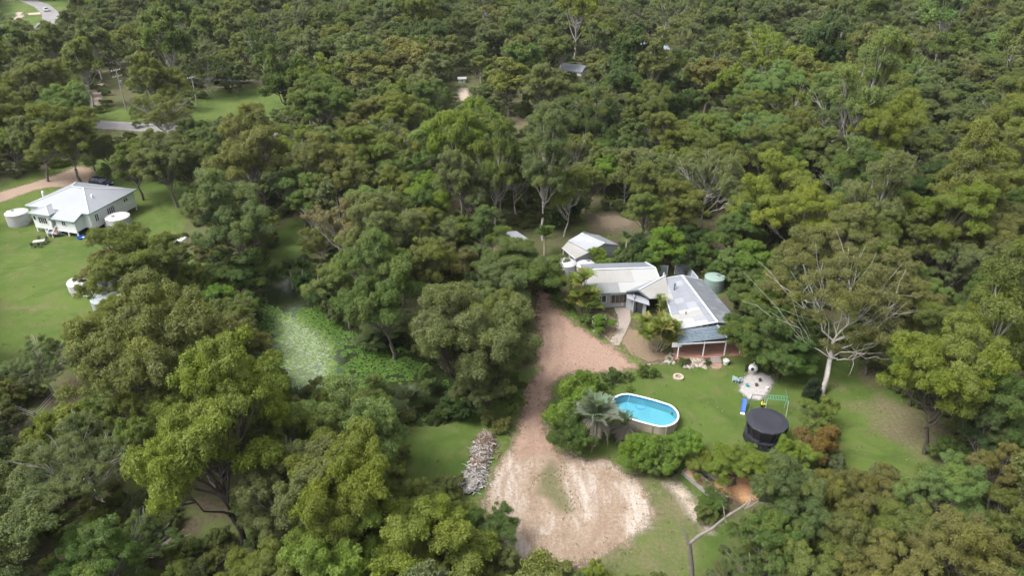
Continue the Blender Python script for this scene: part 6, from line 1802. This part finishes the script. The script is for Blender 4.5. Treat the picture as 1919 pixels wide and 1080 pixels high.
def aviary():
    b = at(136, 557); r = thing("pipe_frame", b, "white pipe frame pen standing on the grass beside the low pale tank", "pen")
    q = [Vector((0, 0, 0)), Vector((3.0, .1, 0)), Vector((3.2, 3.0, 0)), Vector((.1, 3.0, 0))]
    for p in q: MB().bar(p, p + Vector((0, 0, 1.7)), .08).build("post", WHITE, r)
    for i in range(4):
        for z in (.12, 1.7): MB().bar(q[i] + Vector((0, 0, z)), q[(i + 1) % 4] + Vector((0, 0, z)), .08).build("rail", WHITE, r)
    MB().bar(q[0] + Vector((0, 0, .1)), q[2] + Vector((0, 0, 1.6)), .06).build("brace", TIMBER, r)
    b = at(215, 556); s = thing("open_shelter", b, "dark framed skillion shelter behind the galvanised tank", "shelter", -.35)
    for p in ((-2, -1), (2, -1), (2, 1.2), (-2, 1.2)): MB().bar((*p, 0), (*p, 2.0 if p[1] < 0 else 2.4), .1).build("post", DGREY, s)
    slab("roof", [(-2.2, -1.2, 2.0), (2.2, -1.2, 2.0), (2.2, 1.4, 2.45), (-2.2, 1.4, 2.45)], .06, ROOF_M, s)
    for y, z in ((-1.2, 2.06), (1.4, 2.5)): MB().bar((-2.2, y, z), (2.2, y, z), .1).build("beam", DGREY, s)
aviary()
def dinghy():
    b = at(336, 452); r = thing("upturned_dinghy", b, "small white dinghy lying at the edge of the left lawn under the trees", "boat", .9)
    V, F = [], []
    for i, (x, w, h) in enumerate([(-1.3, .45, .4), (-.6, .6, .45), (.3, .6, .45), (1.0, .38, .42), (1.45, .04, .3)]):
        for j in range(7): t = PI * j / 6; V.append((x, w * math.cos(t), h * math.sin(t)))
    F = [(i * 7 + j, i * 7 + j + 1, (i + 1) * 7 + j + 1, (i + 1) * 7 + j) for i in range(4) for j in range(6)] + [tuple(range(7))]
    MB().add(V, F).build("hull", WHITE, r, smooth=False); MB().bar((-1.3, 0, .43), (1.2, 0, .46), .06).build("keel", DGREY, r)
dinghy()
def gas():
    b = at(84, 372); r = thing("gas_bottles", b, "white upright marker tank on the grass behind the raised white house", "tank")
    MB().lathe([(.25, 0), (.28, .1), (.28, 1.3), (.18, 1.5), (.05, 1.55)], 14).build("cylinder_body", WHITE, r); MB().lathe([(.1, 1.5), (.1, 1.65), (.02, 1.7)], 10).build("valve", DGREY, r)
gas()
def fence_posts():
    for i, line in enumerate([[(0, 795), (30, 775), (70, 790), (110, 745)]]):
        L = [at(*q) for q in line]; r = thing("wire_fence", L[0], "old timber post and wire fence at the lower left under the trees", "fence")
        for a, b in zip(L[:-1], L[1:]):
            for z in (.5, .9, 1.2): MB().bar(a - L[0] + Vector((0, 0, z)), b - L[0] + Vector((0, 0, z)), .015).build("wire", CAP, r)
        for p in L: MB().bar(p - L[0], p - L[0] + Vector((0, 0, 1.3)), .14).build("post", POLE, r)
fence_posts()
# white flowers of the frangipani are part of that tree's crown colour: small flowering shrub
def frangipani():
    b = at(1128, 620); r = thing("frangipani", b, "round green frangipani dotted with white flowers in the courtyard bed", "tree")
    rg = np.random.default_rng(6)
    limbs = [([np.array([0, 0, -.1]), np.array([0, 0, .6])], [.12, .1])]
    cen = []
    for k in range(14):
        d = unit(rg.normal(size=3)); d[2] = abs(d[2]) * .8 + .1; e = np.array([0, 0, .6]) + d * np.array([.95, .95, .8]); cen.append(e)
        limbs.append((curve(np.array([0, 0, .6]), e, np.array([0, 0, -.1]), 4), [.07, .06, .05, .03]))
    V, F = tubes_mesh(limbs, 5); t = fast_mesh("trunk", V, F, 4); t.materials.append(BARK['mid']); link("trunk", t, r)
    V, a, b2 = leaves(rg, np.array(cen), np.full(14, .5), 220, .2, .7, .1)
    c = link("crown", crown_mesh("crown", V, a, b2 * .4, LEAF), r); c.color = (.09, .20, .055, 1)
    fl = MB()
    for k in range(60):
        p = Vector(cen[rg.integers(14)]) + Vector(rg.normal(size=3) * .25) + Vector((0, 0, .25)); s = .07
        fl.add([p + Vector((s, 0, 0)), p + Vector((0, s, .02)), p + Vector((-s, 0, 0)), p + Vector((0, -s, .02))], [(0, 1, 2, 3)])
    tag(fl.build("flowers", WHITE, r), kind="stuff")
frangipani()
# ------------------------------------------------------------------ tufts, weeds and loose stones
def tuft_mesh(seed, mat, n=26, h=.28, r=.16):
    rg = np.random.default_rng(seed); V = []
    for k in range(n):
        a = rg.uniform(0, 6.28); q = r * rg.random(); p = np.array([q * math.cos(a), q * math.sin(a), 0])
        l = np.array([rg.normal() * .35, rg.normal() * .35, 1]) * h * rg.uniform(.5, 1.1); w = np.array([-math.sin(a), math.cos(a), 0]) * .02
        V.append([p - w, p + w, p + l])
    me = crown_mesh("tuft", np.array(V), rg.random(n), rg.random(n) * .6, mat); return me
def tuft_mat(name, c0, c1):
    m, nt, bs, out = new_mat(name)
    oi = N(nt, "ShaderNodeObjectInfo")
    nt.links.new(ramp(nt, oi.outputs["Random"], [(0, c0), (1, c1)]), bs.inputs["Base Color"]); bs.inputs["Roughness"].default_value = .8
    return m
TG = tuft_mat("grass_tuft_green", (.09, .15, .03), (.20, .23, .08)); TD = tuft_mat("grass_tuft_dry", (.22, .19, .09), (.38, .33, .20)); TR = tuft_mat("reed_green", (.04, .07, .015), (.10, .13, .035))
def scat():
    rg = random.Random(6)
    dp = poly(DRIVE); P_ = []
    lo, hi = dp.min(0) - 3, dp.max(0) + 3
    X = np.array([rg.uniform(lo[0], hi[0]) for _ in range(26000)]); Y = np.array([rg.uniform(lo[1], hi[1]) for _ in range(26000)])
    s = sdist(dp, X, Y); isl = sdist(ISLAND, X, Y); v = vnoise(X + 100, Y, 1.3, 9); pink = sdist(PINK, X, Y)
    for x, y, a, b, c, pk in zip(X, Y, s, isl, v, pink):
        p = 0
        if -2.2 < a < 1.3: p = .30 * (1 if c > .5 else .15) * (1 if a < .4 else .35)
        if b > -1.0 and a > 0: p = .6 * (c > .40)
        if a > 1.3 and b < -1: p = .02
        if rg.random() < p: P_.append((x, y, 0.0, rg.uniform(.22, .6), rg.uniform(0, 6.28), rg.choice((0, 1, 1, 3, 3))))
    for Lp, dens in ((L_POOL, .5), (L_MID, .6), (L_LOW, .9), (L_LEFT, .14), (L_BANK, .8), (L_STRIP, .2), (L_BACK, .5)):
        lo, hi = Lp.min(0), Lp.max(0); lo = np.maximum(lo, [-115, 30]); hi = np.minimum(hi, [75, 170])
        n = int((hi - lo).prod() * dens * 2)
        X = np.array([rg.uniform(lo[0], hi[0]) for _ in range(n)]); Y = np.array([rg.uniform(lo[1], hi[1]) for _ in range(n)])
        s = sdist(Lp, X, Y); v = vnoise(X + 150, Y, 2.2, 12); q = sdist(dp, X, Y); w = sdist(POND, X, Y)
        for x, y, a, c, d, e in zip(X, Y, s, v, q, w):
            if a > 0 and d < -.2 and e < -.5 and rg.random() < max(0, (c - .45) * 2): P_.append((x, y, 0.0, rg.uniform(.3, .75), rg.uniform(0, 6.28), rg.choice((0, 0, 1, 2))))
    scatter("grass_tufts", P_, [tuft_mesh(1, TG), tuft_mesh(2, TD), tuft_mesh(3, TG, 34, .34, .22), tuft_mesh(4, TD, 34, .3, .25)], "ragged grass tufts and weeds along the driveway edges and lawns")
    P_ = []
    for k in range(5200):
        lo, hi = POND.min(0) - 2, POND.max(0) + 2
        x, y = rg.uniform(lo[0], hi[0]), rg.uniform(lo[1], hi[1]); s = float(sdist(POND, np.array(x), np.array(y)))
        if -1.2 < s < .9: P_.append((x, y, float(ground_z(np.array(x), np.array(y))), rg.uniform(.6, 1.5), rg.uniform(0, 6.28), rg.randrange(2)))
    scatter("reeds", P_, [tuft_mesh(5, TR, 30, .6, .2), tuft_mesh(6, TR, 40, .8, .25)], "reeds and rushes growing round the bank of the pond")
    st = [rock_mesh(20 + i).mesh("pebble", STONE[i % 3]) for i in range(3)]
    P_ = []
    lo, hi = dp.min(0), dp.max(0)
    for k in range(5000):
        x, y = rg.uniform(lo[0], hi[0]), rg.uniform(lo[1], hi[1])
        if float(sdist(dp, np.array(x), np.array(y))) > -.2 and vnoise(np.array(x + 300.), np.array(y), 1.1, 14) > .52: P_.append((x, y, 0.01, rg.uniform(.04, .11), rg.uniform(0, 6.28), rg.randrange(3)))
    scatter("loose_stones", P_, st, "loose stones and clods scattered over the gravel driveway")
scat()
# ------------------------------------------------------------------ labels of the trees, read off where they stand
MARKS = [("the raised house", -74, 120), ("the left lawn tanks", -62, 92), ("the pond", -22, 88), ("the mango tree", 1, 102), ("the garage shed", 12, 106), ("the main house", 22, 88),
         ("the pool", 13, 72), ("the trampoline", 24, 68), ("the sandy turning area", 6, 60), ("the branch pile", -4, 64), ("the driveway", 3, 80), ("the ghost gum", 34, 76), ("the green meadow", -78, 185), ("the left side road", -120, 170),
         ("the winding road", -200, 320), ("the tall power pole", -110, 178), ("the orange clearing", -14, 205), ("the pale blue roof", 45, 260), ("the bare brown clearing", 16, 122), ("the garden beds", 17, 58)]
def lab():
    from collections import defaultdict
    G = defaultdict(list)
    for root, st, pal, w, x, y, zc in RECORDS:
        px, py, _ = to_px(x, y, zc)
        word = {'gum': 'gum tree', 'bushy': 'bushy tree', 'tall': 'narrow tree', 'airy': 'open gum', 'shrub': 'shrub'}[st]
        size = 'small' if w < (2.0 if st == 'shrub' else 7.5) else ('big' if w > (4.5 if st == 'shrub' else 12.5) else '')
        nm, mx_, my_ = min(MARKS, key=lambda m: math.hypot(m[1] - x, (m[2] - y)) / (1 if m[2] < 150 else 1.4))
        dx, dy = x - mx_, y - my_; d = math.hypot(dx, dy)
        far = "" if d < 14 else ("well " if d < 45 else "far ")
        if abs(dx) > abs(dy): rel_ = (far + ("right of" if dx > 0 else "left of"))
        else: rel_ = (far + "behind" if dy > 0 else ("in front of" if d < 14 else far + "this side of"))
        G[(size, PAL[pal][1], word, rel_, nm)].append((px, py, root))
    ordn = ["", "second", "third", "fourth", "fifth", "sixth", "seventh", "eighth", "ninth", "tenth", "eleventh", "twelfth"]
    for (size, col, word, rel_, nm), L in G.items():
        base = (size + " " + col + " " + word + " " + rel_ + " " + nm).strip()
        L.sort(key=lambda t: t[0])
        for i, (px, py, root) in enumerate(L):
            if len(L) == 1: s = base
            elif len(L) == 2: s = base + (", left of two" if i == 0 else ", right of two")
            elif i == 0: s = base + ", leftmost"
            elif i == len(L) - 1: s = base + ", rightmost"
            else: s = base + ", %s from left" % ordn[i]
            root["label"] = s
            root["group"] = ("shrubs of the gardens" if word == 'shrub' else ("%ss of the bush" % (word if word != 'open gum' else 'open gum')))
lab()
# ------------------------------------------------------------------ humid air over the bush
def haze():
    me = MB().box((0, 1200, 24.0), (5000, 4600, 66)).mesh("haze", paint("unused", (1, 1, 1)))
    me.materials.clear()
    m = bpy.data.materials.new("humid_air"); m.use_nodes = True; nt = m.node_tree; nt.nodes.clear()
    o = nt.nodes.new("ShaderNodeOutputMaterial"); v = nt.nodes.new("ShaderNodeVolumePrincipled")
    v.inputs["Color"].default_value = (.86, .92, 1, 1); v.inputs["Density"].default_value = 0.00006; v.inputs["Anisotropy"].default_value = 0.2
    nt.links.new(v.outputs[0], o.inputs["Volume"]); me.materials.append(m)
    tag(link("haze", me), kind="stuff")
haze()
